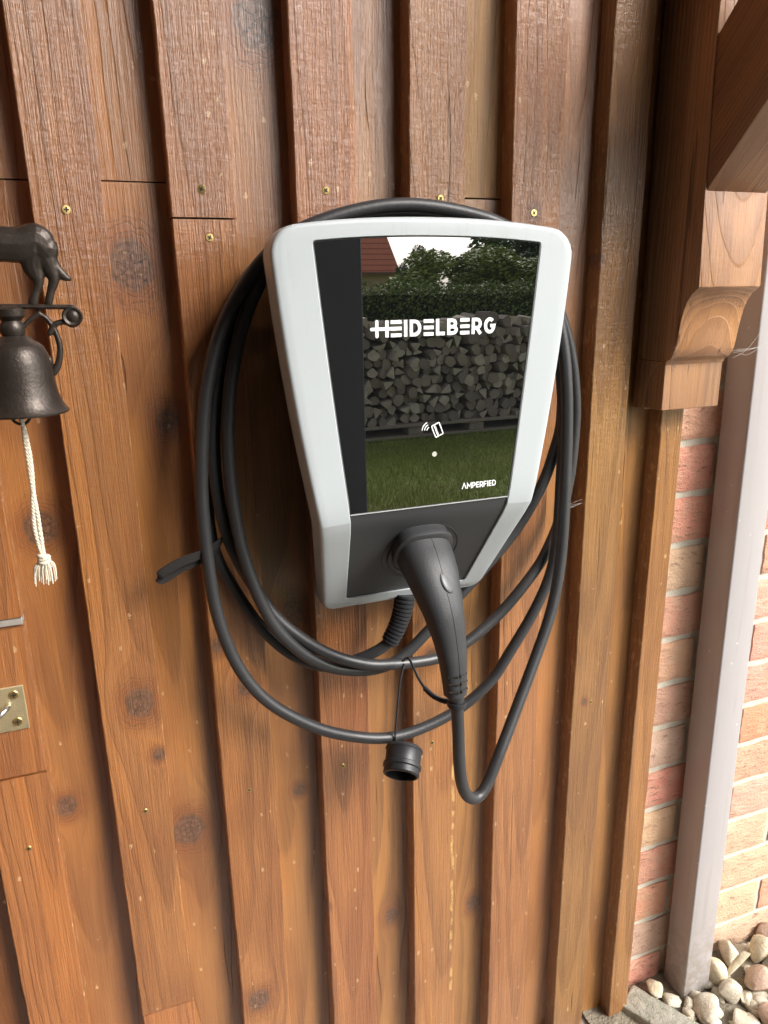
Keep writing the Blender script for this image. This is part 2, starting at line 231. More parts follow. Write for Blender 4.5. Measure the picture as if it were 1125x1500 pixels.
# ---------------------------------------------------------------- object helpers
def thing(name, label, cat, loc=(0, 0, 0), group=None, kind=None):
    o = bpy.data.objects.new(name, None); C.objects.link(o); o.location = loc; o.empty_display_size = .05
    o['label'] = label; o['category'] = cat
    if group: o['group'] = group
    if kind: o['kind'] = kind
    return o
def tag(o, label, cat, group=None, kind=None):
    o['label'] = label; o['category'] = cat
    if group: o['group'] = group
    if kind: o['kind'] = kind
    return o
def wloc(o):
    v = o.location.copy()
    while o.parent: o = o.parent; v += o.location
    return v
def obj(name, me, mat, parent=None, loc=(0, 0, 0), smooth=None):
    """mesh in world axes, its vertices measured from loc (a world point)"""
    if isinstance(me, bmesh.types.BMesh):
        b = me; me = bpy.data.meshes.new(name); b.to_mesh(me); b.free()
    if smooth is not None:
        for p in me.polygons: p.use_smooth = True
        me.set_sharp_from_angle(angle=R(smooth))
    if mat and not me.materials: me.materials.append(mat)
    o = bpy.data.objects.new(name, me); C.objects.link(o)
    o.location = Vector(loc)
    if parent: o.parent = parent; o.location = Vector(loc) - wloc(parent)
    return o
def box(bm, c, s, rot=None, bev=0, seg=1):
    r = bmesh.ops.create_cube(bm, size=1)
    M = Matrix.Translation(c) @ (rot.to_4x4() if rot else Matrix()) @ Matrix.Diagonal((*s, 1))
    bmesh.ops.transform(bm, matrix=M, verts=r['verts'])
    if bev:
        es = list({e for v in r['verts'] for e in v.link_edges})
        bmesh.ops.bevel(bm, geom=es, offset=bev, segments=seg, affect='EDGES', profile=.5)
def bmbox(s, bev=0, c=(0, 0, 0), seg=1):
    b = bmesh.new(); box(b, c, s, None, bev, seg); return b
def crom(pts, n=8):
    P = [Vector(p) for p in pts]; P = [2 * P[0] - P[1]] + P + [2 * P[-1] - P[-2]]; out = []
    for i in range(1, len(P) - 2):
        a, b, c, d = P[i - 1:i + 3]
        for k in range(n):
            t = k / n
            out.append(.5 * ((2 * b) + (c - a) * t + (2 * a - 5 * b + 4 * c - d) * t * t + (3 * b - a - 3 * c + d) * t ** 3))
    out.append(P[-2]); return out
def smooth_path(P, it=2, keep=3):
    P = [Vector(p) for p in P]
    for _ in range(it):
        Q = P[:]
        for i in range(keep, len(P) - keep): Q[i] = P[i] * .5 + (P[i - 1] + P[i + 1]) * .25
        P = Q
    return P
def sweep(bm, pts, rad, seg=10, ref=(0, 1, 0), caps=True, power=2.0):
    """sections along pts; rad = number, list of numbers or list of (rx, ry); superellipse power"""
    n = len(pts); rings = []; N = None
    for i, p in enumerate(pts):
        T = (pts[min(i + 1, n - 1)] - pts[max(i - 1, 0)]).normalized()
        if N is None:
            N = Vector(ref); N = (N - T * N.dot(T)).normalized()
        else: N = (N - T * N.dot(T)).normalized()
        B = T.cross(N)
        r = rad[i] if isinstance(rad, (list, tuple)) else rad
        rx, ry = r if isinstance(r, (tuple, list)) else (r, r)
        ring = []
        for k in range(seg):
            a = 2 * math.pi * k / seg; ca, sa = math.cos(a), math.sin(a)
            e = 2 / power
            ring.append(bm.verts.new(p + B * (rx * math.copysign(abs(ca) ** e, ca)) + N * (ry * math.copysign(abs(sa) ** e, sa))))
        rings.append(ring)
    for a, b in zip(rings, rings[1:]):
        for k in range(seg): bm.faces.new((a[k], a[(k + 1) % seg], b[(k + 1) % seg], b[k]))
    if caps: bm.faces.new(rings[0][::-1]); bm.faces.new(rings[-1])
    return rings
def lathe(bm, prof, axis_p, axis_d, seg=32, closed_top=True):
    d = Vector(axis_d).normalized(); a = d.orthogonal().normalized(); b = d.cross(a); rings = []
    for r, h in prof:
        rings.append([bm.verts.new(Vector(axis_p) + d * h + (a * math.cos(2 * math.pi * k / seg) + b * math.sin(2 * math.pi * k / seg)) * r) for k in range(seg)])
    for p, q in zip(rings, rings[1:]):
        for k in range(seg): bm.faces.new((p[k], p[(k + 1) % seg], q[(k + 1) % seg], q[k]))
    if closed_top: bm.faces.new(rings[0][::-1]); bm.faces.new(rings[-1])
    bmesh.ops.recalc_face_normals(bm, faces=bm.faces)
def prism(bm, poly, y0, y1):
    a = [bm.verts.new((p[0], y0, p[1])) for p in poly]; b = [bm.verts.new((p[0], y1, p[1])) for p in poly]
    n = len(poly); bm.faces.new(a); bm.faces.new(b[::-1])
    for i in range(n): bm.faces.new((a[i], b[i], b[(i + 1) % n], a[(i + 1) % n]))
    bmesh.ops.recalc_face_normals(bm, faces=bm.faces)

# ================================================================ GROUND
gt = NT('lawn_grass'); P = gt.obj()
g1 = gt.noise(P, .7, 4); g2 = gt.noise(P, 9, 5, .7); g3 = gt.noise(P, 60, 3, .7)
gc = gt.mix(gt.ss(g2, .35, .68), col(.20, .27, .024), col(.30, .35, .05)); gc = gt.mix(gt.ss(g1, .45, .62), gc, col(.28, .26, .06)); gc = gt.mix(gt.M('MULTIPLY', g3, .5), gc, col(.10, .16, .015))
gt.link(gc, gt.b.inputs['Base Color']); gt.set(Roughness=.9); gt.bump(gt.noise(P, 130, 4, .8), .03)
b = bmesh.new(); bmesh.ops.create_grid(b, x_segments=8, y_segments=8, size=140)
o = obj('lawn', b, gt.m, loc=(0, -100, 0)); o['kind'] = 'structure'
pv = plain('concrete_paving', (.25, .235, .21), .85, .25, 9, bumpd=.002)
b = bmbox((9, 1.85, .012)); o = obj('path', b, pv, loc=(0, -.80, .008)); o['kind'] = 'structure'
gm = plain('grit', (.22, .19, .14), .9, .5, 60, bumpd=.006, bs=180)
b = bmesh.new(); bmesh.ops.create_grid(b, x_segments=30, y_segments=14, size=1)
for v in b.verts:
    v.co.x *= .5; v.co.y *= .14
    v.co.z = .006 * noise.noise(v.co * 40)
o = obj('gravel_bed', b, gm, loc=(1.2, -.098, .0205)); o['kind'] = 'structure'

# ================================================================ TIMBER WALL
wall = thing('timber_wall', 'brown varnished board-on-board timber wall carrying the charger', 'wall', (0, 0, 0))
KN = {}
for k, x, z, r in KNOTS: KN.setdefault(k, []).append((x, z, r))
def board(x0, x1, z0, z1, yf, th, mat, tint, key=None, edge=1., sawn=1., streak=None, bow=.0012, parent=wall, name='board'):
    w = x1 - x0; cx_ = (x0 + x1) / 2; cz_ = (z0 + z1) / 2; h = z1 - z0
    b = bmesh.new(); nz_ = max(2, int(h / .012)); prof = [(-w / 2, th), (-w / 2, .0010), (-w / 2 + .0010, 0), (w / 2 - .0010, 0), (w / 2, .0010), (w / 2, th)]
    s = rnd.uniform(0, 99); rows = []
    for i in range(nz_ + 1):
        z = -h / 2 + h * i / nz_
        jl = bow * (noise.noise((s, z * 5, 0)) + .5 * noise.noise((s, z * 26, 3)) + .35 * noise.noise((s, z * 90, 7)))
        jr = bow * (noise.noise((s + 20, z * 5, 0)) + .5 * noise.noise((s + 20, z * 26, 3)) + .35 * noise.noise((s + 20, z * 90, 7)))
        dy = .0008 * noise.noise((s, z * 3, 9))
        rows.append([b.verts.new((px + (jl if px < 0 else jr), py + dy, z)) for px, py in prof])
    for a, c in zip(rows, rows[1:]):
        for k in range(5): b.faces.new((a[k], a[k + 1], c[k + 1], c[k]))
        b.faces.new((a[5], a[0], c[0], c[5]))
    b.faces.new(rows[0]); b.faces.new(rows[-1][::-1])
    bmesh.ops.recalc_face_normals(b, faces=b.faces)
    o = obj(name, b, mat, parent, (cx_, yf, cz_), smooth=22)
    ks = [(kx - cx_, kz - cz_, kr) for kx, kz, kr in KN.get(key, []) if z0 - .02 < kz < z1 + .02]
    st = None if not streak else (streak[0] - cx_, streak[1] - cz_, streak[2] - cz_)
    wood_props(o, tint, ks, w / 2, edge, sawn, st); return o
ZT = 2.6
T_A = (1.0, .96, .98); T_B = (.98, .95, .95); T_C = (1., 1., 1.05); T_D = (.98, 1.04, 1.0); T_E = (.96, 1.02, 1.04); T_F = (.88, .97, .92); T_G = (.90, 1.02, .98)
# raised cover boards (name, x0, x1, [(z0, z1)...], tint)
RAISED = [
    ('A', -.0415, .0255, [(-.0, .3665), (.3685, ZT)], T_A), ('B', .0905, .1575, [(0, 1.3755), (1.3775, ZT)], T_B), ('C', .2225, .2915, [(0, ZT)], T_C),
    ('D', .3555, .4255, [(0, ZT)], T_D), ('E', .4875, .5565, [(0, ZT)], T_E), ('F', .6195, .680, [(0, ZT)], T_F), ('G', .7395, .7785, [(0, ZT)], T_G)]
for k, x0, x1, zs, tint in RAISED:
    for i, (z0, z1) in enumerate(zs):
        tt = tuple(v * rnd.uniform(.95, 1.05) for v in tint)
        st = (.4185, .22, .70) if k == 'D' else None
        board(x0, x1, z0, z1, 0, .027, W_RED, tt, k, edge=1.3 if k in 'AZD' else .9, sawn=1.25, streak=st)
# the ledge of short pieces at the left edge of the wall
for z0, z1 in ((0, .768), (.7705, .953), (.9645, ZT)):
    board(-.175, -.1075, z0, z1, 0, .027, W_RED, (.98, .93, .9), 'Z', edge=1.6, sawn=1.1)
sp = plain('grey_strip', (.30, .28, .25), .6, .2, 80, bumpd=.0006)
obj('spacer_strip', bmbox((.066, .02, .0085), .001), sp, wall, (-.141, .0125, .9588))
# recessed boards behind them
LOWER = [
    ('LZ', -.31, -.16, [(0, ZT)], (.62, .56, .55), W_RED), ('ZA', -.125, -.025, [(0, 1.411), (1.4125, ZT)], (.95, .97, .95), W_RED),
    ('AB', .008, .108, [(0, 1.4125), (1.414, ZT)], (1.0, 1.05, 1.0), W_RED), ('BC', .140, .240, [(0, ZT)], (.97, 1.04, 1.), W_RED),
    ('CD', .275, .372, [(0, ZT)], (.95, 1.06, 1.02), W_RED), ('DE', .408, .504, [(0, 1.4055)], (.92, 1.06, .96), W_RED), ('DE', .408, .504, [(1.4075, ZT)], (1.0, 1.0, 1.0), W_OLD),
    ('EF', .540, .636, [(0, ZT)], (.94, .99, 1.0), W_RED), ('FG', .664, .755, [(0, ZT)], (.86, .98, .94), W_RED)]
for k, x0, x1, zs, tint, mt in LOWER:
    for z0, z1 in zs: board(x0, x1, z0, z1,   .0265 + rnd.uniform(0, .0008), .02, mt, tint, k, edge=0, sawn=.55)
# dark battens behind
o = obj('backing_panel', bmbox((1.10, .03, ZT)), W_DK, wall, (.225, .065, ZT / 2)); wood_props(o)
# screws
brs = plain('yellow_zinc_steel', (.55, .40, .16), .35, .2, 300, metallic=.9)
dkm = plain('dark_recess', (.02, .016, .012), .8)
def screw_mesh(r=.0046):
    b = bmesh.new(); lathe(b, [(r * .3, .004), (r * .95, .0004), (r, -.0004), (r * .86, -.0011), (r * .5, -.0012)], (0, 0, 0), (0, 1, 0), 14)
    for f in b.faces: f.material_index = 0
    for a in (0, 1):
        s = (r * 1.05, .0005, r * .28) if a else (r * .28, .0005, r * 1.05)
        n0 = len(b.faces); box(b, (0, -.00125 - .0001 * a, 0), s)
        b.faces.ensure_lookup_table()
        for f in b.faces[n0:]: f.material_index = 1
    me = bpy.data.meshes.new('screw'); b.to_mesh(me); b.free(); me.materials.append(brs); me.materials.append(dkm)
    for p in me.polygons: p.use_smooth = True
    me.set_sharp_from_angle(angle=R(40)); return me
SM = screw_mesh()
for i, p in enumerate(SCREWS[:12]):
    o = obj('screw', SM, None, wall, (p[0], p[1] + .0004, p[2])); o.rotation_euler = (R(rnd.uniform(-6, 6)), rnd.uniform(0, 3), R(rnd.uniform(-6, 6)))
    if i > 5: o.scale = (.75, .9, .75)

# ================================================================ BRICK WALL
bt = NT('rustic_brick'); P = bt.obj(); rnd_ = bt.n('ShaderNodeObjectInfo').outputs['Random']
pp = bt.V('ADD', P, bt.comb(bt.M('MULTIPLY', rnd_, 9), 0., bt.M('MULTIPLY', rnd_, 5)))
n1 = bt.noise(pp, 30, 5, .65); n2 = bt.noise(bt.V('MULTIPLY', pp, (.5, 1, 1.7)), 85, 5, .7); n3 = bt.noise(pp, 260, 3, .7)
bc = bt.attr('tint')
cc = bt.mix(bt.ss(n1, .4, .68), bc, bt.mix(.5, bc, col(.52, .36, .24)))
cc = bt.mix(bt.ss(n2, .57, .66), cc, bt.mix(.6, cc, col(.15, .07, .04)))
cc = bt.mix(bt.M('MULTIPLY', bt.ss(n3, .66, .74), .6), cc, col(.7, .6, .48))
bt.link(cc, bt.b.inputs['Base Color']); bt.set(Roughness=.88)
bt.bump(bt.M('ADD', bt.M('MULTIPLY', n2, 1.0), bt.M('MULTIPLY', n3, .5)), .004)
mt = plain('lime_mortar', (.60, .56, .46), .95, .22, 60, bumpd=.0015, bs=350)
bw = thing('brick_wall', 'red and tan rustic brick wall with pale mortar right of the timber wall', 'wall', (1.2, .04, 0))
obj('mortar', bmbox((1.6, .12, 3.2)), mt, bw, (1.45, .1055, 1.6))
b = bmbox((3.6, .12, 3.2)); obj('inner_wall', b, mt, bw, (-1.16, .16, 1.6))
COURSE = .0825; Z0 = 1.3 - 1.3 + .0
TAN = (.61, .40, .275); RED = (.62, .285, .20); PNK = (.53, .31, .225); SAL = (.62, .35, .235); ORG = (.61, .29, .185)
rows_l = {14: TAN, 13: SAL, 12: RED, 11: RED, 10: TAN, 9: RED, 8: SAL, 7: PNK, 6: TAN, 5: RED, 4: TAN, 3: RED, 2: ORG, 1: PNK, 0: RED}
def brick_mesh(w, s):
    b = bmesh.new(); nx, nz = max(4, int(w / .012)), 7; h = .0705; d = .03
    G = [[None] * (nz + 1) for _ in range(nx + 1)]
    for i in range(nx + 1):
        for k in range(nz + 1):
            x = -w / 2 + w * i / nx; z = -h / 2 + h * k / nz
            e = min(i, nx - i, 1) * min(k, nz - k, 1)
            yy = -.0022 * e - .0035 * (noise.noise((x * 30 + s, z * 60, s)) + .5 * noise.noise((x * 80, z * 140, s))) * (e * .8 + .2)
            jx = .0028 * noise.noise((z * 50, s, x * 8)) if i in (0, nx) else 0
            jz = .0026 * noise.noise((x * 40, s, z * 8)) if k in (0, nz) else 0
            G[i][k] = b.verts.new((x + jx, yy, z + jz))
    for i in range(nx):
        for k in range(nz): b.faces.new((G[i][k], G[i + 1][k], G[i + 1][k + 1], G[i][k + 1]))
    bd = [G[i][0] for i in range(nx + 1)] + [G[nx][k] for k in range(1, nz + 1)] + [G[i][nz] for i in range(nx - 1, -1, -1)] + [G[0][k] for k in range(nz - 1, 0, -1)]
    bk = [b.verts.new((v.co.x, d, v.co.z)) for v in bd]; n = len(bd)
    for i in range(n): b.faces.new((bd[i], bk[i], bk[(i + 1) % n], bd[(i + 1) % n]))
    bmesh.ops.recalc_face_normals(b, faces=b.faces); me = bpy.data.meshes.new('brick'); b.to_mesh(me); b.free()
    for p in me.polygons: p.use_smooth = True
    me.set_sharp_from_angle(angle=R(60)); me.materials.append(bt.m); return me
BM = {}
for r in range(0, 25):
    z = r * COURSE + .0413 - .0015
    # joints along the course
    joints = [.650, .892, 1.012, 1.254, 1.374] if r % 2 == 0 else [.712, 1.122 - .168, 1.122, 1.364]
    for i, (a, c) in enumerate(zip(joints, joints[1:])):
        w = c - a - .0115; key = (round(w, 3), rnd.randrange(4))
        if key not in BM: BM[key] = brick_mesh(w, rnd.uniform(0, 50))
        o = obj('brick', BM[key], None, bw, ((a + c) / 2, .0425, z))
        o.rotation_euler = (0, R(rnd.uniform(-.35, .35)), 0)
        t0 = rows_l.get(r, rnd.choice((RED, TAN, SAL))) if i == 0 else rnd.choice((TAN, SAL, SAL, PNK, ORG, TAN))
        o['tint'] = tuple(v * rnd.uniform(.92, 1.08) for v in t0)

# ================================================================ TIMBER BRACKET (post, ogee corbel, diagonal brace)
br = thing('timber_bracket', 'timber corbel bracket with ogee end and diagonal brace, dark on its shaded side', 'bracket', (.755, -.0, 1.138))
BX0, BX1 = .7058, .8045; bw2 = (BX1 - BX0) / 2; bxc = (BX0 + BX1) / 2
def extrude_yz(poly, hw, bev=.0012):
    b = bmesh.new(); A = [b.verts.new((-hw, y, z)) for y, z in poly]; B = [b.verts.new((hw, y, z)) for y, z in poly]; n = len(poly)
    b.faces.new(A); b.faces.new(B[::-1])
    for i in range(n): b.faces.new((A[i], B[i], B[(i + 1) % n], A[(i + 1) % n]))
    bmesh.ops.recalc_face_normals(b, faces=b.faces)
    es = [e for e in b.edges if e.calc_face_angle(0) > R(35)]
    bmesh.ops.bevel(b, geom=es, offset=bev, segments=2, affect='EDGES', profile=.5)
    return b
# rear post against the boards
pz0, pz1 = 1.1375, 2.3
o = obj('post', extrude_yz([(.0225 - .001, -.58), (-.036, -.58), (-.036, .58), (.0215, .58)], bw2 - .001), W_BRK, br, (bxc, 0, pz0 + .582)); wood_props(o, (.9, .88, .85), hw=bw2, edge=0, sawn=.5)
# front block ending in the ogee
og = [(-.0368, 1.1395 - 1.3)]
prof = [(-.0030, -.1615), (-.0035, -.150), (-.0050, -.138), (-.0078, -.125), (-.0130, -.112), (-.0200, -.1035), (-.0290, -.0975), (-.0390, -.0945), (-.0450, -.0915), (-.0500, -.086), (-.0530, -.078), (-.0548, -.068), (-.0565, -.055), (-.0590, -.042), (-.0622, -.0285), (-.0670, -.0175), (-.0730, -.0100), (-.0800, -.0045), (-.0845, -.0010)]
up = [(-.0790, .1105), (-.0735, .283), (-.0700, .98)]
# lower corbel block in front of the post (its rear part passes under the post end)
corb = [(-.0366, -.1000)] + prof[7:] + up[0:1] + [(-.0745, .25), (-.0715, .99), (-.0366, .99)]
o = obj('front_post', extrude_yz(corb, bw2, .001), W_BRK, br, (bxc, 0, 1.3), smooth=35); wood_props(o, (1.12, 1.08, 1.05), hw=bw2, edge=0, sawn=.5)
o['pith'] = (.01, .06, .0)
# tail of the corbel under the rear post
o = obj('corbel_tail', extrude_yz([(-.0364, -.0955), (-.0290, -.0975), (-.0200, -.1035), (-.0130, -.112), (-.0078, -.125), (-.0050, -.138), (-.0035, -.150), (-.0030, -.1628), (.0213, -.1628), (.0213, -.0955)], bw2 + .0006, .0008), W_BRK, br, (bxc, 0, 1.3), smooth=35)
wood_props(o, (1.0, 1.02, 1.0), hw=bw2, edge=0, sawn=.8); o['pith'] = (.012, .05, .0)
# diagonal brace, grain along its own length
ang = math.atan2(.079, .082)       # leans out of the wall as it rises
L = .95
b = bmbox((2 * bw2 - .004, .118, L), .0022, seg=2)
o = obj('brace', b, W_BRK, br, (bxc, 0, 0), smooth=40)
a0 = Vector((0, -.0800, 1.4108))               # toe of its lower edge on the post
dv = Vector((0, -math.sin(R(43)), math.cos(R(43)))); nv = Vector((0, math.cos(R(43)), math.sin(R(43))))
cen = a0 + dv * (L / 2 - .028) + nv * .059
o.location = Vector((bxc, cen.y, cen.z)) - wloc(br); o.rotation_euler = (R(43), 0, 0)
wood_props(o, (.95, .86, .8), hw=bw2, edge=0, sawn=.8)
o = obj('screw', SM, None, br, (0, 0, 0)); o.scale = (1.2, 1.2, 1.2)
sp_ = a0 + dv * .060 - nv * .0002
o.location = Vector((bxc + .004, sp_.y, sp_.z)) - wloc(br); o.rotation_euler = (R(43), .4, 0)

# ================================================================ DOWNPIPE
dt = NT('painted_metal'); P = dt.obj(); x_, y_, z_ = dt.sep(P)
vz = dt.vor(P, 42); rc_ = dt.sep(vz.outputs['Color']); spk = dt.M('MULTIPLY', dt.M('LESS_THAN', vz.outputs['Distance'], dt.M('MULTIPLY', rc_[1], .10)), dt.M('GREATER_THAN', rc_[0], .6))
run = dt.ss(dt.noise(dt.comb(x_, y_, dt.M('MULTIPLY', z_, .04)), 90, 3, .6), .52, .75)
dc = dt.mix(dt.M('MULTIPLY', run, .35), col(.40, .375, .375), col(.30, .265, .24)); dc = dt.mix(dt.M('MULTIPLY', spk, .6), dc, col(.66, .62, .58))
splash = dt.M('MULTIPLY', dt.ss(z_, -.98, -1.24), dt.ss(dt.noise(P, 60, 4, .7), .38, .6)); dc = dt.mix(dt.M('MULTIPLY', splash, .6), dc, col(.26, .21, .15))
dt.link(dc, dt.b.inputs['Base Color']); dt.set(Roughness=dt.M('MULTIPLY_ADD', run, .2, .30)); dt.bump(dt.noise(P, 25, 3), .0004); dp = dt.m
pipe = thing('downpipe', 'square grey metal downpipe standing on the stones before the brick wall', 'downpipe', (.92, .005, 0))
b = bmbox((.060, .054, 2.5), .003, seg=3)
o = obj('pipe', b, dp, pipe, (.909, .0065, 1.255), smooth=40); o.rotation_euler = (0, R(-.55), 0)

# ================================================================ WALL CHARGER
XC, YF, ZK, ZB = .326, -.13, 1.3 - .234, 1.3 - .3665
def yfront(z):
    s = .085 / (ZK - ZB); d = ZK - z; r = .012           # soft bend at the kink
    if d < -r: k = 0
    elif d > r: k = d
    else: k = (d + r) ** 2 / (4 * r)
    return YF + s * k + .10 * max(0, z - 1.345) ** 1.5
def corner(p, a, c, r, n=6):
    p, a, c = Vector(p), Vector(a), Vector(c); d1 = (a - p).normalized(); d2 = (c - p).normalized()
    th = d1.angle(d2); t = r / math.tan(th / 2); q0 = p + d1 * t; q1 = p + d2 * t; out = []
    ctr = p + (d1 + d2).normalized() * (r / math.sin(th / 2))
    v0 = q0 - ctr; v1 = q1 - ctr; A = v0.angle(v1)
    for k in range(n + 1):
        f = k / n; out.append(ctr + (v0 * math.sin(A * (1 - f)) + v1 * math.sin(A * f)) / math.sin(A))
    return out
def loop(tw, tz, kw, kz, bw_, bz, rt, rk, rb, bulge, side, m=(14, 14, 8, 14), inset=0):
    pts = [(-tw, tz), (tw, tz), (kw, kz), (bw_, bz), (-bw_, bz), (-kw, kz)]
    rr = [rt, rt, rk, rb, rb, rk]; cs = [corner(pts[i], pts[i - 1], pts[(i + 1) % 6], rr[i]) for i in range(6)]
    mm = [m[0], m[1], m[2], m[3], m[2], m[1]]; out = []
    for i in range(6):
        out += cs[i]
        a, c = cs[i][-1], cs[(i + 1) % 6][0]
        for k in range(1, mm[i]):
            f = k / mm[i]; p = a.lerp(c, f)
            if i in (1, 5): p.x += math.copysign(side * 4 * f * (1 - f), p.x)
            out.append(p)
    res = []
    for p in out:
        if p.y > tz - .03: p.y += bulge * (1 - min(1, abs(p.x) / tw) ** 2.2)
        res.append(p)
    return res
OUT = loop(.1675, .0575, .1275, -.236, .1035, -.3675, .024, .03, .017, .0125, .0035)
INN = loop(.1235, .0470, .0935, -.2335, .0785, -.3515, .003, .012, .003, .0055, .0012)
shell = thing('wall_charger', 'light grey electric car wall charger with black glass front showing HEIDELBERG', 'wall charger', (XC, 0, 1.0))
wh = plain('light_grey_plastic', (.43, .465, .485), .36, .03, 6, bumpd=.00008, bs=900)
gp = plain('dark_grey_plastic', (.038, .040, .043), .45, .08, 12, bumpd=.0001, bs=1200)
for m_ in (wh,):
    t_ = m_.node_tree; pb = t_.nodes['Principled BSDF']; src = pb.inputs['Base Color'].links[0].from_socket
    q = NT.__new__(NT); q.m = m_; q.t = t_; q.N = t_.nodes; q.b = pb; P = q.obj(); sx_, sy_, sz_ = q.sep(P)
    drip = q.M('MULTIPLY', q.ss(q.noise(q.comb(sx_, sy_, q.M('MULTIPLY', sz_, .08)), 70, 4, .7), .54, .72), .16)
    dots = q.M('MULTIPLY', q.ss(q.noise(P, 420, 2, .5), .70, .74), .22)
    q.link(q.mix(q.M('MAXIMUM', drip, dots), src, col(.27, .25, .21)), pb.inputs['Base Color'])
bk = plain('black_plastic', (.022, .023, .026), .42, .1, 15, bumpd=.0001, bs=900)
def insetp(k, d):
    p, q = OUT[k], INN[k]; v = (q - p); return p + v.normalized() * d
b = bmesh.new(); rings = []
def ring(fn): rings.append([b.verts.new(v) for v in fn]); return rings[-1]
n = len(OUT)
def V3(p, y): return Vector((XC + p.x, y, 1.3 + p.y))
ring([V3(INN[k], yfront(1.3 + INN[k].y) + .006) for k in range(n)])
ring([V3(INN[k], yfront(1.3 + INN[k].y) + .0010) for k in range(n)])
ring([V3(INN[k].lerp(OUT[k], .03), yfront(1.3 + INN[k].lerp(OUT[k], .03).y)) for k in range(n)])
for f in (.35, .7):
    ring([V3(INN[k].lerp(OUT[k], f), yfront(1.3 + INN[k].lerp(OUT[k], f).y)) for k in range(n)])
for d, e in ((.0046, 0), (.0025, .0005), (.0009, .0017), (.0001, .0036), (0, .006), (.0004, .0345), (.003, .0350)):
    ring([V3(insetp(k, d), yfront(1.3 + OUT[k].y) + e) for k in range(n)])
for p, q in zip(rings, rings[1:]):
    for k in range(n): b.faces.new((p[k], p[(k + 1) % n], q[(k + 1) % n], q[k]))
bmesh.ops.recalc_face_normals(b, faces=b.faces)
obj('housing_frame', b, wh, shell, smooth=38)
# black rear case in two steps
b = bmesh.new()
def case(bm, d0, d1, ya, yb):
    A = [V3(insetp(k, d0), yfront(1.3 + OUT[k].y) + ya) for k in range(n)]; B = [V3(insetp(k, d1), max(yb, yfront(1.3 + OUT[k].y) + .040)) for k in range(n)]
    a = [bm.verts.new(v) for v in A]; c = [bm.verts.new(v) for v in B]
    for k in range(n): bm.faces.new((a[k], a[(k + 1) % n], c[(k + 1) % n], c[k]))
    bm.faces.new(c[::-1])
case(b, .004, .007, .020, -.062); bmesh.ops.recalc_face_normals(b, faces=b.faces)
obj('rear_case', b, bk, shell, smooth=38)
b = bmesh.new()
inner = [(-.095, .0), (.095, .0), (.09, -.22), (.075, -.352), (-.075, -.352), (-.09, -.22)]
A = [b.verts.new((XC + x, -.034, 1.3 + z)) for x, z in inner]; B = [b.verts.new((XC + x, -.0005, 1.3 + z)) for x, z in inner]
for k in range(6): b.faces.new((A[k], A[(k + 1) % 6], B[(k + 1) % 6], B[k]))
b.faces.new(A); b.faces.new(B[::-1]); bmesh.ops.recalc_face_normals(b, faces=b.faces)
obj('mounting_plate', b, bk, shell)
# glass: inner outline above the kink
ZG = -.2245
def half_width(z):      # inner outline half width at z
    zs = sorted(((p.y, p.x) for p in INN if p.x > 0), key=lambda a: a[0])
    for (za, xa), (zb_, xb_) in zip(zs, zs[1:]):
        if za <= z <= zb_ and zb_ - za > 1e-9: return xa + (xb_ - xa) * (z - za) / (zb_ - za)
    return zs[0][1]
gl = NT('black_gloss_glass'); gl.set(Base_Color=col(.004, .0045, .005), Roughness=.0)
gl.b.inputs['IOR'].default_value = 3.4; gl.b.inputs['Specular IOR Level'].default_value = .5
b = bmesh.new()
top = [p for p in INN if p.y > ZG + .001]
i0 = max(range(n), key=lambda i: (INN[i].y <= ZG + .001 and INN[(i + 1) % n].y > ZG + .001))
seq = []
i = (i0 + 1) % n
while INN[i].y > ZG + .001: seq.append(INN[i]); i = (i + 1) % n
pts = [Vector((-half_width(ZG), ZG))] + seq + [Vector((half_width(ZG), ZG))]
def shrink(p, d): return Vector((p.x - math.copysign(d, p.x) if abs(p.x) > .02 else p.x * (1 - d / .1), p.y - d if p.y > -.1 else p.y + d * .6))
f0 = [b.verts.new((XC + p.x, YF + .0012, 1.3 + p.y)) for p in (shrink(q, .0012) for q in pts)]
f1 = [b.verts.new((XC + p.x, YF + .0018, 1.3 + p.y)) for p in (shrink(q, .0005) for q in pts)]
f2 = [b.verts.new((XC + p.x, YF + .0050, 1.3 + p.y)) for p in (shrink(q, .0005) for q in pts)]
k = len(pts); b.faces.new(f0)
for p, q in ((f0, f1), (f1, f2)):
    for j in range(k): b.faces.new((p[j], p[(j + 1) % k], q[(j + 1) % k], q[j]))
b.faces.new(f2[::-1]); bmesh.ops.recalc_face_normals(b, faces=b.faces)
glass = obj('glass_front', b, gl.m, shell)
# lower panel
b = bmesh.new(); rows = []
NR = 16
zs = [ZG - .0012 + (-.3510 - ZG + .0012) * i / NR for i in range(NR + 1)]
for z in zs:
    hwid = half_width(max(z, -.3508)) - .0006
    rows.append([b.verts.new((XC + hwid * (j / 6 - 1), yfront(1.3 + z) + .0028, 1.3 + z)) for j in range(13)])
for p, q in zip(rows, rows[1:]):
    for j in range(12): b.faces.new((p[j], p[j + 1], q[j + 1], q[j]))
e = [b.verts.new((v.co.x, v.co.y + .004, v.co.z + .0003)) for v in rows[0]]
for j in range(12): b.faces.new((e[j], e[j + 1], rows[0][j + 1], rows[0][j]))
bmesh.ops.recalc_face_normals(b, faces=b.faces)
panel = obj('lower_panel', b, gp, shell, smooth=40)
pl = plain('panel_edge_highlight', (.42, .43, .43), .3, .03)  # pale colour paints the highlight along the top edge of the lower panel
b = bmesh.new(); hwid = half_width(ZG) - .0008; box(b, (XC, YF + .0022, 1.3 + ZG - .0008), (2 * hwid, .0016, .0011)); obj('panel_edge_highlight', b, pl, shell)
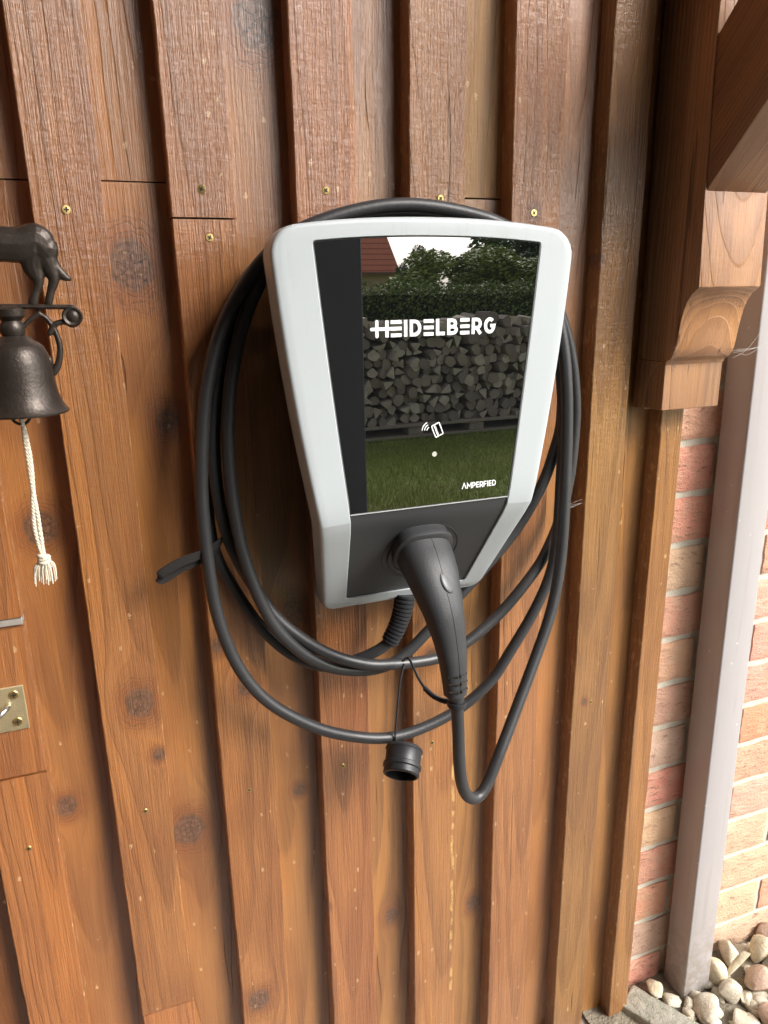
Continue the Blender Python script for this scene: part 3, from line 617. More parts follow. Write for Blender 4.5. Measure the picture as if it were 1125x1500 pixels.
# socket rings on the slanted panel
sn = Vector((0, -(ZK - ZB), -.085)).normalized(); sc_ = Vector((XC + .0015, 0, SOCKET[2] + .001)); sc_.y = yfront(sc_.z) + .0028
b = bmesh.new(); lathe(b, [(.0475, -.002), (.0475, .0004), (.0468, .0007), (.0460, .0004), (.0458, -.002)], sc_, sn, 64, False); obj('socket_ring', b, bk, shell, smooth=40)
b = bmesh.new(); lathe(b, [(.0405, -.001), (.0405, .0022), (.0392, .0032), (.0375, .0032), (.0362, .0022), (.0360, .0006), (.001, .0005)], sc_, sn, 64, False); obj('socket', b, bk, shell, smooth=40)
# corrugated cable gland below the case
b = bmesh.new(); pth = crom(BOOT, 26); rr = []
for i in range(len(pth)):
    f = i / (len(pth) - 1); fr = (f * 13) % 1
    rr.append(.0112 - .0022 * f + (.0021 if fr < .55 else -.0006) * (1 if f < .94 else 0))
sweep(b, pth, rr, 20); obj('cable_gland', b, bk, shell, smooth=35)
# lettering
lt = plain('white_print', (.86, .87, .87), .5, .01)
class Strokes:
    def __init__(s): s.b = bmesh.new(); s.k = 0
    def line(s, pts, w, y=YF + .0009, closed=False, caps=False):
        s.k += 1; y = y - .000012 * (s.k % 12)
        P = [Vector(p) for p in pts]; m = len(P); L_, R_ = [], []
        for i in range(m):
            a = P[i - 1] if (closed or i > 0) else None; c = P[(i + 1) % m] if (closed or i < m - 1) else None
            d0 = (P[i] - a).normalized() if a is not None else None; d1 = (c - P[i]).normalized() if c is not None else None
            if d0 is None: d0 = d1
            if d1 is None: d1 = d0
            nn = Vector((-d0.y - d1.y, d0.x + d1.x)).normalized(); k_ = 1 / max(.4, nn.dot(Vector((-d1.y, d1.x))))
            L_.append(P[i] + nn * w / 2 * k_); R_.append(P[i] - nn * w / 2 * k_)
        a = [s.b.verts.new((XC + p.x, y, 1.3 + p.y)) for p in L_]; c = [s.b.verts.new((XC + p.x, y, 1.3 + p.y)) for p in R_]
        for i in range(m if closed else m - 1): s.b.faces.new((a[i], a[(i + 1) % m], c[(i + 1) % m], c[i]))
        if caps:
            for p in (P[0], P[-1]): s.disc(p, w / 2, y)
    def disc(s, p, r, y=YF + .0009, k=14):
        s.k += 1; y = y - .000012 * (s.k % 12)
        s.b.faces.new([s.b.verts.new((XC + p[0] + r * math.cos(2 * math.pi * i / k), y, 1.3 + p[1] + r * math.sin(2 * math.pi * i / k))) for i in range(k)])
    def done(s, name, mat, parent):
        bmesh.ops.recalc_face_normals(s.b, faces=s.b.faces); return obj(name, s.b, mat, parent)
def arc(cx_, cy_, rx, ry, a0, a1, k=14): return [(cx_ + rx * math.cos(R(a0 + (a1 - a0) * i / k)), cy_ + ry * math.sin(R(a0 + (a1 - a0) * i / k))) for i in range(k + 1)]
def glyph(ch, x, z, w, h, t, S_, bars=False):
    """letter in the box x..x+w, z..z+h with stroke t"""
    q = t / 2; l = lambda *p: S_.line([(x + a * w, z + c * h) for a, c in p], t)
    X0, X1, Y0, Y1, YM = x + q, x + w - q, z + q, z + h - q, z + h * .5
    ln = lambda *p, **k: S_.line(p, t, **k)
    if ch == 'H': ln((X0, z), (X0, z + h)); ln((X1, z), (X1, z + h)); ln((X0, YM), (X1, YM))
    elif ch == 'E':
        if not bars: ln((X0, z), (X0, z + h))
        for yy in (Y0, YM, Y1): ln((x, yy), (x + w * (1 if bars else .95), yy))
    elif ch == 'F': ln((X0, z), (X0, z + h)); ln((x, Y1), (x + w, Y1)); ln((x, YM), (x + w * .9, YM))
    elif ch == 'I': ln((X0, z), (X0, z + h))
    elif ch == 'L': ln((X0, z), (X0, z + h)); ln((X0, Y0), (x + w, Y0))
    elif ch == 'D': ln((X0, z), (X0, z + h)); S_.line([(X0, Y1), (x + w * .45, Y1)] + arc(x + w * .45, YM, w * .55 - q, h / 2 - q, 80, -80, 12) + [(x + w * .45, Y0), (X0, Y0)], t)
    elif ch in 'PR':
        ln((X0, z), (X0, z + h)); m_ = z + h * .38
        S_.line([(X0, Y1), (x + w * .5, Y1)] + arc(x + w * .5, (Y1 + m_) / 2, w * .5 - q, (Y1 - m_) / 2, 80, -80, 10) + [(x + w * .5, m_), (X0, m_)], t)
        if ch == 'R': ln((x + w * .5, m_), (x + w - q * .7, z))
    elif ch == 'B':
        ln((X0, z), (X0, z + h))
        S_.line([(X0, Y1), (x + w * .5, Y1)] + arc(x + w * .5, (Y1 + YM) / 2, w * .42 - q, (Y1 - YM) / 2, 80, -80, 8) + [(x + w * .5, YM), (X0, YM)], t)
        S_.line([(x + w * .5, YM)] + arc(x + w * .5, (Y0 + YM) / 2, w * .5 - q, (YM - Y0) / 2, 80, -80, 8) + [(x + w * .5, Y0), (X0, Y0)], t)
    elif ch == 'G': S_.line(arc(x + w / 2, YM, w / 2 - q, h / 2 - q, 48, 330, 26) + [(X1, YM - h * .02), (x + w * .55, YM - h * .02)], t)
    elif ch == 'M': ln((X0, z), (X0, z + h - q), (x + w / 2, z + h * .35), (X1, z + h - q), (X1, z))
    elif ch == 'A': ln((x + q * .6, z), (x + w / 2, z + h - q), (x + w - q * .6, z))
s_ = Strokes(); zt = -.0440; hh = .0165; t_ = .0036; x = -.0490 - .0095
# H whose crossbar runs out to the left as a plus sign
s_.line([(-.0680 + .0018, zt + hh * .5), (x + .012, zt + hh * .5)], .0034, caps=True)
s_.line([(x - .0022, zt + .0012), (x - .0022, zt + hh - .001)], .0034, caps=True)
x = -.0605 + .0035
s_.line([(-.0500, zt), (-.0500, zt + hh)], t_)
x = -.0460
for ch, w in (('E', .0118), ('I', t_), ('D', .0128), ('E', .0112), ('L', .0100), ('B', .0122), ('E', .0108), ('R', .0118), ('G', .0135)):
    glyph(ch, x, zt + (0 if ch != 'x' else 0), w, hh, t_, s_, bars=True); x += w + .0026
HEI_END = x
s_.done('brand_lettering', lt, glass)
s_ = Strokes(); x = .0357
for ch, w in (('A', .0056), ('M', .0058), ('P', .0042), ('E', .0038), ('R', .0044), ('F', .0038), ('I', .0013), ('E', .0038), ('D', .0046)):
    glyph(ch, x, -.2105, w, .0066, .00112, s_); x += w + .00062
s_.done('maker_lettering', lt, glass)
# card symbol with radio arcs
s_ = Strokes(); cx_, cz_ = .0058, -.1420; a = R(22)
def rot(px, pz): return (cx_ + px * math.cos(a) - pz * math.sin(a), cz_ + px * math.sin(a) + pz * math.cos(a))
crd = []
for (qx, qz), (s0, s1) in (((.0046, .0066), (0, 90)), ((-.0046, .0066), (90, 180)), ((-.0046, -.0066), (180, 270)), ((.0046, -.0066), (270, 360))):
    for i in range(5): th = R(s0 + (s1 - s0) * i / 4); crd.append(rot(qx * .82 + .001 * math.cos(th), qz * .86 + .001 * math.sin(th)))
s_.line(crd, .0012, closed=True); s_.line([rot(-.0018, .0062), rot(-.0018, -.0062)], .0012); s_.line([rot(-.0005, .0062), rot(-.0005, -.0062)], .0005)
for r_ in (.0038, .0066, .0094):
    s_.line([(-.0025 + r_ * math.cos(R(t0)), -.1420 + r_ * math.sin(R(t0))) for t0 in range(112, 176, 7)], .0011)
s_.done('card_symbol', lt, glass)
s_ = Strokes(); s_.disc((.0025, -.1680), .0028); o = s_.done('status_light', plain('grey_print', (.50, .50, .42), .5, .02), glass)

# ================================================================ CHARGING CABLE
cabm = plain('black_cable_jacket', (.032, .032, .034), .40, .15, 25, bumpd=.0002, bs=300)
plgm = plain('black_plug_rubber', (.032, .033, .036), .5, .12, 40, bumpd=.0003, bs=700)
cable = thing('charging_cable', 'black charging cable coiled round the wall charger with its plug in the socket', 'cable', tuple(CABLE[0]))
pc = smooth_path(crom(CABLE, 7), 3)
b = bmesh.new(); sweep(b, pc, .00725, 14); obj('cable', b, cabm, cable, smooth=60)
# plug handle
pp_ = crom(PLUG[:9], 6); nP = len(pp_)
def lerp_tab(tab, f):
    for (f0, v0), (f1, v1) in zip(tab, tab[1:]):
        if f <= f1: k_ = (f - f0) / (f1 - f0); k_ = k_ * k_ * (3 - 2 * k_) * .5 + k_ * .5; return v0 + (v1 - v0) * k_
    return tab[-1][1]
wx = [(0, .0315), (.15, .0312), (.28, .0290), (.42, .0250), (.56, .0208), (.70, .0172), (.85, .0144), (1, .0125)]
wy = [(0, .0270), (.2, .0245), (.5, .0185), (.75, .0140), (1, .0118)]
b = bmesh.new(); sweep(b, pp_, [(lerp_tab(wx, i / (nP - 1)), lerp_tab(wy, i / (nP - 1))) for i in range(nP)], 28, ref=(0, 1, .3), power=2.6)
handle = obj('plug_handle', b, plgm, cable, smooth=50)
bs_ = [pp_[0] - sn * .012, pp_[0] - sn * -.0005, pp_[0] + sn * .0045, pp_[0] + sn * .0085, pp_[0] + sn * .0105]
b = bmesh.new(); sweep(b, bs_, [(.0330, .030), (.0330, .030), (.0350, .0315), (.0345, .031), (.0315, .028)], 32, ref=(0, .5, -1), power=2.9); obj('plug_collar', b, plgm, cable, smooth=40)
# moulded centre seam and thumb grip on the side facing out
seam = []
for i in range(2, nP - 1):
    T = (pp_[min(i + 1, nP - 1)] - pp_[i - 1]).normalized(); N = Vector((0.12, -1, .35)); N = (N - T * N.dot(T)).normalized()
    seam.append(pp_[i] + N * (lerp_tab(wy, i / (nP - 1)) - .0001))
b = bmesh.new(); sweep(b, seam, .0006, 6); obj('mould_seam', b, plgm, handle)
gi = int(nP * .36); T = (pp_[gi + 1] - pp_[gi - 1]).normalized(); N = Vector((.42, -1, .25)); N = (N - T * N.dot(T)).normalized(); Bt = T.cross(N)
b = bmesh.new(); bmesh.ops.create_uvsphere(b, u_segments=24, v_segments=12, radius=1)
bmesh.ops.transform(b, verts=b.verts, matrix=Matrix.Translation(pp_[gi] + N * (lerp_tab(wy, .36) - .0022)) @ Matrix((Bt * .0108, N * .0030, T * .0160)).transposed().to_4x4())
obj('thumb_grip', b, plain('grip_rubber', (.065, .066, .07), .4, .05, 60), handle, smooth=60)
# ribbed strain relief
q0, q1 = pp_[-1] - (pp_[-1] - pp_[-3]).normalized() * .002, Vector(PLUG[9]) + (Vector(PLUG[9]) - Vector(PLUG[8])) * .2
b = bmesh.new(); m_ = 40; pts_ = [q0.lerp(q1, i / m_) for i in range(m_ + 1)]; rr = []
b2 = bmesh.new()
for j in range(3):
    cpt = pp_[-2].lerp(pp_[-7], .12 + j * .40)
    T = (pp_[-1] - pp_[-6]).normalized()
    for sgn in (-1, 1):
        N = Vector((sgn * .55, -1, .2)); N = (N - T * N.dot(T)).normalized(); Bt = T.cross(N)
        M = Matrix((Bt, N, T)).transposed()
        box(b2, cpt + N * .0122, (.0120, .0040, .0027), M, .0006)
obj('relief_slots', b2, dkm, handle)
for i in range(m_ + 1): rr.append(.0112 - .0034 * (i / m_))
sweep(b, pts_, rr, 20); obj('strain_relief', b, plgm, cable, smooth=50)
rg = Vector(PLUG[9]) + Vector((0, 0, -.004))
b = bmesh.new(); T = Vector((0, 0, 1)); lathe(b, [(.0078, -.003), (.0105, -.003), (.0112, 0), (.0105, .003), (.0078, .003)], rg, (.05, 0, 1), 28, False); obj('cord_ring', b, bk, cable, smooth=40)
c1 = crom(CORD1, 8); b = bmesh.new(); sweep(b, c1, .0013, 8); sweep(b, crom(CORD2, 8), .0016, 8); 
c3 = crom(CORD3, 24); sweep(b, c3, [.0019 + .0013 * (1 if (i // 2) % 2 else 0) for i in range(len(c3))], 10); obj('cap_cord', b, bk, cable, smooth=60)
ax = Vector((-.42, -.68, -.60)).normalized(); cp = Vector(CAP)
b = bmesh.new(); K_ = 1.28
lathe(b, [(r_ * K_, h_ * K_) for r_, h_ in [(.004, -.0035), (.016, -.003), (.0185, -.001), (.0190, .001), (.0178, .0025), (.0176, .014), (.0190, .0150), (.0192, .0185), (.0178, .0195), (.0180, .0250), (.0168, .0262), (.0152, .0262), (.0150, .004), (.001, .0035)]], cp, ax, 40, False)
lathe(b, [(.0025, -.007), (.004, -.0062), (.0045, -.0034), (.0045, -.002)], cp + Vector((0, .003, .002)), ax, 14)
dust = obj('dust_cap', b, bk, cable, smooth=40)

# cable tie strap
st = thing('cable_strap', 'black hook and loop strap hanging loose from the left side of the cable coil', 'strap', tuple(STRAP[0]))
ps = crom(STRAP, 8); b = bmesh.new(); wdir = Vector((.35, -.15, .92)).normalized(); prev = None
for i, p in enumerate(ps):
    T = (ps[min(i + 1, len(ps) - 1)] - ps[max(i - 1, 0)]).normalized(); Wd = (wdir - T * wdir.dot(T)).normalized(); Nn = T.cross(Wd)
    r4 = [b.verts.new(p + Wd * a_ + Nn * c_) for a_, c_ in ((-.0052, -.0011), (.0052, -.0011), (.0052, .0011), (-.0052, .0011))]
    if prev:
        for k in range(4): b.faces.new((prev[k], prev[(k + 1) % 4], r4[(k + 1) % 4], r4[k]))
    else: b.faces.new(r4)
    prev = r4
b.faces.new(prev); bmesh.ops.recalc_face_normals(b, faces=b.faces)
obj('strap_band', b, plain('strap_fabric', (.012, .010, .010), .85, .2, 200, bumpd=.0004, bs=900), st, smooth=40)

# ================================================================ DOOR BELL
iron = plain('cast_iron', (.055, .043, .036), .38, .3, 120, metallic=.55, bumpd=.00035, bs=300)
bell = thing('door_bell', 'dark cast iron wall bell with an animal figure on its bracket and a rope', 'door bell', (-.0657, -.1, 1.2))
def fuse(name, paths, vox, parent, mat):
    b = bmesh.new()
    for pts, rad in paths:
        p = crom(pts, 6); k_ = len(p)
        if isinstance(rad, list):
            r_ = []
            for i in range(k_):
                f = i / (k_ - 1) * (len(rad) - 1); j = min(int(f), len(rad) - 2); a_, c_ = rad[j], rad[j + 1]; fr = f - j
                r_.append((a_[0] + (c_[0] - a_[0]) * fr, a_[1] + (c_[1] - a_[1]) * fr))
        else: r_ = [rad] * k_
        sweep(b, p, r_, 12, ref=(0, 1, 0))
        for q, rr_ in ((p[0], r_[0]), (p[-1], r_[-1])):
            m0 = len(b.verts); g = bmesh.ops.create_icosphere(b, subdivisions=2, radius=1)
            bmesh.ops.transform(b, verts=g['verts'], matrix=Matrix.Translation(q) @ Matrix.Diagonal((rr_[0], rr_[1], rr_[0], 1)))
    bmesh.ops.recalc_face_normals(b, faces=b.faces)
    me = bpy.data.meshes.new(name); b.to_mesh(me); b.free(); o = bpy.data.objects.new(name, me); C.objects.link(o)
    md = o.modifiers.new('r', 'REMESH'); md.mode = 'VOXEL'; md.voxel_size = vox
    m2 = o.modifiers.new('s', 'SMOOTH'); m2.iterations = 2; m2.factor = .5
    dg = bpy.context.evaluated_depsgraph_get(); me2 = bpy.data.meshes.new_from_object(o.evaluated_get(dg))
    bpy.data.objects.remove(o); me2.name = name
    for p in me2.polygons: p.use_smooth = True
    me2.materials.clear(); me2.materials.append(mat)
    o = bpy.data.objects.new(name, me2); C.objects.link(o); o.parent = parent; o.location = -wloc(parent); return o
k = .001
fuse('animal_figure', [
    (DOGBODY, [(.0150, .009), (.0158, .010), (.0148, .010), (.0146, .010), (.0162, .0095), (.0125, .008)]),
    (DOGLEG1, [(.0120, .007), (.0088, .006), (.0048, .004), (.0034, .003), (.0036, .003)]),
    (DOGLEG2, [(.0120, .007), (.0095, .006), (.0048, .004), (.0034, .003), (.0044, .003)]),
    (DOGTAIL, [(.0040, .003), (.0044, .0034), (.0040, .0034), (.0042, .0034), (.0042, .0032), (.0022, .0022)]),
    (DOGFL1, [(.009, .006), (.006, .004), (.004, .0035), (.0042, .0035)]), (DOGFL2, [(.009, .006), (.006, .004), (.004, .0035), (.0042, .0035)]),
    (DOGNECK, [(.0115, .007), (.0095, .007), (.0095, .008), (.008, .007), (.005, .005)])], .0009, bell, iron)
t4 = [(.0022, .003)] * 7
fuse('bracket_arm', [(BAR, (.0023, .0055)), (SCR1, (.0026, .004)), (SCR2, (.0026, .0035)), (SCR3, [(.0022, .003), (.0025, .003), (.0028, .0032), (.0032, .0034), (.0030, .0032), (.003, .003), (.0025, .003)]), (SCR4, (.0022, .003)),
    (HANG, (.0042, .0042))], .0009, bell, iron)
sc1 = Vector(SCR1[0]).lerp(Vector(SCR1[3]), .5)
b = bmesh.new(); lathe(b, [(.0085, .004), (.0088, -.004), (.0075, -.0058), (.0052, -.0048), (.0036, -.0062), (.001, -.0066)], sc1, (0, 1, 0), 28); obj('scroll_rosette', b, iron, bell, smooth=40)
bz = 1.2009; bx = -.0650; bs = 1.0
b = bmesh.new()
lathe(b, [(.004, .068), (.0125, .0665), (.0165, .062), (.0185, .0615), (.0230, .0575), (.0262, .050), (.0278, .040), (.0285, .028), (.0302, .017), (.0325, .009), (.0355, .003), (.0378, .0005), (.0372, -.0012), (.0345, .0005), (.031, .006), (.027, .02), (.023, .045), (.001, .058)], (bx, -.1, bz), (.0, 0, 1), 56, False); obj('bell_cup', b, iron, bell, smooth=45)
b = bmesh.new(); lathe(b, [(.0085, .07), (.0105, .074), (.0105, .080), (.008, .084), (.012, .088), (.0125, .094), (.0065, .097)], (bx, -.1, bz - .004), (0, 0, 1), 24); obj('bell_crown', b, iron, bell, smooth=40)
rp = [Vector((bx - .004 + .0075 * math.cos(a_), -.1, bz - .0035 + .0075 * math.sin(a_))) for a_ in [i * math.pi / 10 for i in range(21)]]
b = bmesh.new(); sweep(b, rp, .0014, 8); obj('clapper_ring', b, iron, bell, smooth=60)
rope = plain('cotton_rope', (.74, .66, .53), .9, .1, 200, bumpd=.0006, bs=900)
b = bmesh.new()
for base in (ROPE, ROPE2):
    p = crom(base, 22); m_ = len(p)
    for s3 in range(3):
        hp = []
        for i, q in enumerate(p):
            a_ = i * .55 + s3 * 2.094; T = (p[min(i + 1, m_ - 1)] - p[max(i - 1, 0)]).normalized(); N = (Vector((0, 1, 0)) - T * T.y).normalized(); Bt = T.cross(N)
            hp.append(q + (Bt * math.cos(a_) + N * math.sin(a_)) * .0011)
        sweep(b, hp, .00125, 6)
obj('pull_rope', b, rope, bell, smooth=60)
b = bmesh.new(); e0, e1 = Vector(ROPEND[0]), Vector(ROPEND[1]); kn_ = e0
for i in range(3):
    rr = [kn_ + Vector((.0042 * math.cos(a_), .0042 * math.sin(a_), -.001 + .0022 * (i - 1) + .0012 * math.sin(a_ + i * 2))) for a_ in [j * math.pi / 8 for j in range(17)]]
    sweep(b, rr, .0021, 7)
for i in range(46):
    a_ = rnd.uniform(0, 6.28); r_ = rnd.uniform(0, 1) ** .5
    p0 = kn_ + Vector((.003 * r_ * math.cos(a_), .003 * r_ * math.sin(a_), -.002)); ln = rnd.uniform(.75, 1.1)
    p2 = kn_ + (e1 - e0) * ln + Vector((.0115 * r_ * math.cos(a_), .009 * r_ * math.sin(a_), 0)); p1 = p0.lerp(p2, .5) + Vector((.003 * math.cos(a_) * r_, .003 * math.sin(a_) * r_, .002))
    sweep(b, crom([p0, p1, p2], 3), .0006, 5)
obj('rope_tassel', b, rope, bell, smooth=60)
# back plate of the bell on its post, beyond the left edge of the photograph
b = bmbox((.008, .05, .12), .002); obj('back_plate', b, iron, bell, (-.213, -.1, 1.28))
pst = thing('porch_jamb', 'brown timber porch post on the left that carries the bell', 'post', (-.245, -.09, 0))
o = obj('post_timber', bmbox((.06, .12, 2.35), .003), W_RED, pst, (-.247, -.0905, 1.175)); wood_props(o, hw=.03)

# ================================================================ BRASS LATCH KEEPER
brass = plain('aged_brass', (.60, .51, .31), .45, .3, 45, metallic=.75, bumpd=.0004, bs=300)
lk = thing('latch_keeper', 'worn brass latch keeper plate with a steel loop on the left boards', 'latch plate', (-.146, 0, .858))
b = bmbox((.056, .0026, .0545), .0008); obj('plate', b, brass, lk, (-.1455, -.0013, .8575))
stl = plain('bright_steel', (.62, .62, .60), .25, .1, 80, metallic=1.)
b = bmesh.new(); sweep(b, crom([(-.168, -.003, .848), (-.166, -.012, .848), (-.156, -.017, .852), (-.142, -.014, .860), (-.1355, -.006, .863), (-.1355, 0, .863)], 8), .0034, 12); obj('loop', b, stl, lk, smooth=60)
for p in SCREWS[12:14]:
    o = obj('screw', SM, None, lk, (p[0], -.0030, p[2])); o.scale = (1.15, 1, 1.15)

# ================================================================ STONES AND EDGING BY THE WALL
def stone_mesh(s, sx, sy, sz, ang_=False, sub=2):
    b = bmesh.new(); q = random.Random(s); 
    for i in range(13 if not ang_ else 10):
        d = Vector((q.gauss(0, 1), q.gauss(0, 1), q.gauss(0, 1))).normalized()
        if ang_: d = Vector([math.copysign(abs(c_) ** .5, c_) for c_ in d]) * .85
        b.verts.new(d * q.uniform(.85, 1.1))
    bmesh.ops.convex_hull(b, input=b.verts)
    bmesh.ops.delete(b, geom=[v for v in b.verts if not v.link_faces], context='VERTS')
    for it in range(2 if sub else 1):
        bmesh.ops.subdivide_edges(b, edges=list(b.edges), cuts=1, use_grid_fill=True); bmesh.ops.triangulate(b, faces=b.faces)
        for _ in range(2): bmesh.ops.smooth_vert(b, verts=b.verts, factor=.35, use_axis_x=True, use_axis_y=True, use_axis_z=True)
    for v in b.verts:
        v.co *= 1 + .06 * noise.noise(v.co * 3 + Vector((s, 0, 0))) + .03 * noise.noise(v.co * 9)
        v.co = Vector((v.co.x * sx, v.co.y * sy, v.co.z * sz))
    bmesh.ops.recalc_face_normals(b, faces=b.faces)
    return b
def stone_mat(name, c, c2, vs=40):
    t = NT(name); P = t.obj(); a = t.noise(P, vs, 5, .7); q = t.noise(P, 220, 4, .7)
    cc = t.mix(t.ss(a, .38, .62), col(*c), col(*c2)); cc = t.mix(t.M('MULTIPLY', t.ss(q, .58, .7), .6), cc, col(c[0] * .45, c[1] * .42, c[2] * .4))
    t.link(cc, t.b.inputs['Base Color']); t.set(Roughness=.85); t.bump(t.M('ADD', a, t.M('MULTIPLY', q, .5)), .004); return t.m
SY = stone_mat('yellow_sandstone', (.60, .51, .34), (.68, .61, .46)); SG = stone_mat('cream_pebble', (.46, .40, .30), (.60, .55, .45)); SB = stone_mat('brown_pebble', (.40, .27, .2), (.48, .36, .28)); SGR = stone_mat('mossy_concrete', (.30, .30, .24), (.42, .40, .33), 60)
STN = [  # x, y, z, sx, sy, sz, yaw, tilt, material, label
    (.908, -.062, .036, .042, .028, .020, 15, 8, SG, 'pale broad stone against the front of the downpipe foot'),
    (1.012, -.030, .064, .014, .013, .062, 10, 22, SY, 'long flat yellow stone sliver leaning upright among the pebbles'),
    (1.085, -.006, .062, .026, .020, .054, 30, -8, SY, 'upright tan stone close to the brick wall, right of the yellow sliver'),
    (.972, -.004, .046, .036, .024, .034, 70, 0, SY, 'tan blocky stone wedged right of the downpipe'),
    (.962, -.066, .036, .034, .032, .030, 0, 15, SG, 'grey cracked stone in front of the leaning yellow sliver'),
    (1.040, -.058, .040, .042, .032, .028, 40, 0, SB, 'smooth reddish brown pebble behind the leaning yellow sliver'),
    (1.010, -.112, .036, .042, .030, .020, 15, 0, SB, 'flat brown pebble at the front of the stone bed'),
    (1.070, -.105, .036, .044, .026, .022, -30, 8, SY, 'pale yellow stone near the lower right corner'),
    (.850, .006, .034, .023, .018, .016, 60, 10, SY, 'small tan stone left of the downpipe by the brick wall'),
    (1.035, .014, .040, .030, .020, .030, 80, 0, SG, 'whitish stone touching the foot of the brick wall'),
    (.955, -.112, .030, .034, .026, .018, 45, 0, SG, 'small grey flat stone before the edging stone end'),
    (1.130, -.04, .044, .04, .03, .03, 10, 0, SG, 'grey stone at the right border of the stone bed'),
    (1.135, .012, .042, .03, .022, .03, 50, 0, SB, 'brownish stone at the wall foot, farthest to the right')]
for x, y, z, sx, sy, sz, yw, tl, m_, lab in STN:
    b = stone_mesh(rnd.uniform(0, 40), sx * 1.22, sy * 1.22, sz * 1.2, sz > .05); o = obj('stone', b, m_, None, (x, y, z), smooth=50); o.rotation_euler = (R(tl * .5), R(tl), R(yw)); tag(o, lab, 'stone', 'stones at the foot of the brick wall')
b = bmesh.new()
for i in range(420):
    x = rnd.uniform(.82, 1.6); y = rnd.uniform(-.22, .025); s = rnd.uniform(.008, .026)
    q = stone_mesh(rnd.uniform(0, 90), s, s * rnd.uniform(.6, 1), s * rnd.uniform(.4, .7), False, 0); M = Matrix.Translation((x, y, .022 + s * .2)) @ Matrix.Rotation(rnd.uniform(0, 6), 4, 'Z')
    bmesh.ops.transform(q, matrix=M, verts=q.verts); tm = bpy.data.meshes.new('t'); q.to_mesh(tm); q.free(); b.from_mesh(tm); bpy.data.meshes.remove(tm)
o = obj('gravel', b, SG, smooth=60); o['kind'] = 'stuff'; o['label'] = 'small mixed gravel filling the gaps between the larger stones'; o['category'] = 'gravel'
ed = bmbox((.055, .30, .06), .004, seg=2)
for v in ed.verts: v.co += Vector((noise.noise(v.co * 60), noise.noise(v.co * 60 + Vector((9, 0, 0))), noise.noise(v.co * 50 + Vector((0, 9, 0))))) * .002
o = obj('edging_stone', ed, SGR, None, (.862, -.115, .006), smooth=50); o.rotation_euler = (0, 0, R(28)); tag(o, 'greenish grey concrete edging stone at the foot of the timber wall', 'edging stone')

web = plain('web_silk', (.38, .36, .33), .8, .1)
b = bmesh.new()
for a_, c_, n_, sp_ in (((.704, -.050, 1.196), (.704, -.062, 1.232), 7, .005), ((.804, -.055, 1.215), (.876, -.030, 1.222), 5, .009), ((.575, -.002, 1.010), (.612, .004, 1.012), 4, .004)):
    for i in range(n_):
        p0 = Vector(a_) + Vector([rnd.gauss(0, sp_ * .5) for _ in range(3)]); p2 = Vector(c_) + Vector([rnd.gauss(0, sp_) for _ in range(3)]); p1 = p0.lerp(p2, .5) + Vector((rnd.gauss(0, sp_ * .3), 0, -abs(rnd.gauss(0, sp_ * .5))))
        sweep(b, crom([p0, p1, p2], 4), .00016, 4)
o = obj('cobweb', b, web); o['kind'] = 'stuff'; tag(o, 'thin dusty cobweb threads on the bracket and cable', 'cobweb')
# ================================================================ GARDEN OPPOSITE (seen mirrored in the glass)
slate = plain('dark_slate_paint', (.05, .06, .082), .55, .1, 6)
gw = thing('garage_wall', 'dark slate blue carport wall standing opposite the charger', 'wall', (-.8, -2.1, 0))
for i in range(12): obj('panel', bmbox((.296, .05, 2.60), .004), slate, gw, (.915 - .148 - .30 * i, -2.06 + .002 * (i % 2), 1.315))
obj('backing', bmbox((3.54, .05, 2.58)), slate, gw, (-.855, -2.12, 1.31))
gr_ = random.Random(5); V_, F_ = [], []
for i in range(60000):
    x, y = gr_.uniform(.7, 4.9), gr_.uniform(-5.65, -2.5); h = gr_.uniform(.02, .055) * (1 + .5 * noise.noise((x * 1.5, y * 1.5, 0))); a_ = gr_.uniform(0, 6.28); w_ = .0022; l_ = gr_.uniform(0, .035); c_ = gr_.uniform(0, 6.28); j = len(V_)
    V_ += [(x - w_ * math.cos(a_), y - w_ * math.sin(a_), 0), (x + w_ * math.cos(a_), y + w_ * math.sin(a_), 0), (x + l_ * math.cos(c_), y + l_ * math.sin(c_), h)]; F_.append((j, j + 1, j + 2))
me = bpy.data.meshes.new('grass'); me.from_pydata(V_, [], F_)
tg = NT('grass_blade'); rr_ = tg.n('ShaderNodeNewGeometry').outputs['Random Per Island']; tg.link(tg.mix(rr_, col(.13, .20, .018), col(.34, .38, .06)), tg.b.inputs['Base Color']); tg.set(Roughness=.6)
o = obj('grass', me, tg.m); o['kind'] = 'stuff'; tag(o, 'short green grass of the lawn mirrored in the glass', 'grass')
lm = [plain('split_log_%d' % i, c, .9, .35, 12, bumpd=.004, bs=50) for i, c in enumerate(((.40, .34, .27), (.29, .24, .19), (.48, .42, .34), (.23, .19, .155)))]
fw = thing('firewood_stack', 'long stack of split grey firewood on wooden pallets along the lawn', 'firewood', (3.2, -5.9, 0))
pm = plain('pallet_wood', (.30, .25, .19), .9, .3, 15, bumpd=.003, bs=60)
pal_x = [1.9 + .62 * i for i in range(6)]
for zc_ in (.026, .128): obj('pallet_deck', bmbox((2.7, .8, .026), .003), pm, fw, (3.3, -6.05, zc_))
PB = bpy.data.meshes.new('pallet_block'); q = bmbox((.15, .14, .074), .004); q.to_mesh(PB); q.free(); PB.materials.append(pm)
for i in range(5): obj('pallet_block', PB, None, fw, (2.05 + .62 * i, -5.74, .077))
LM = []
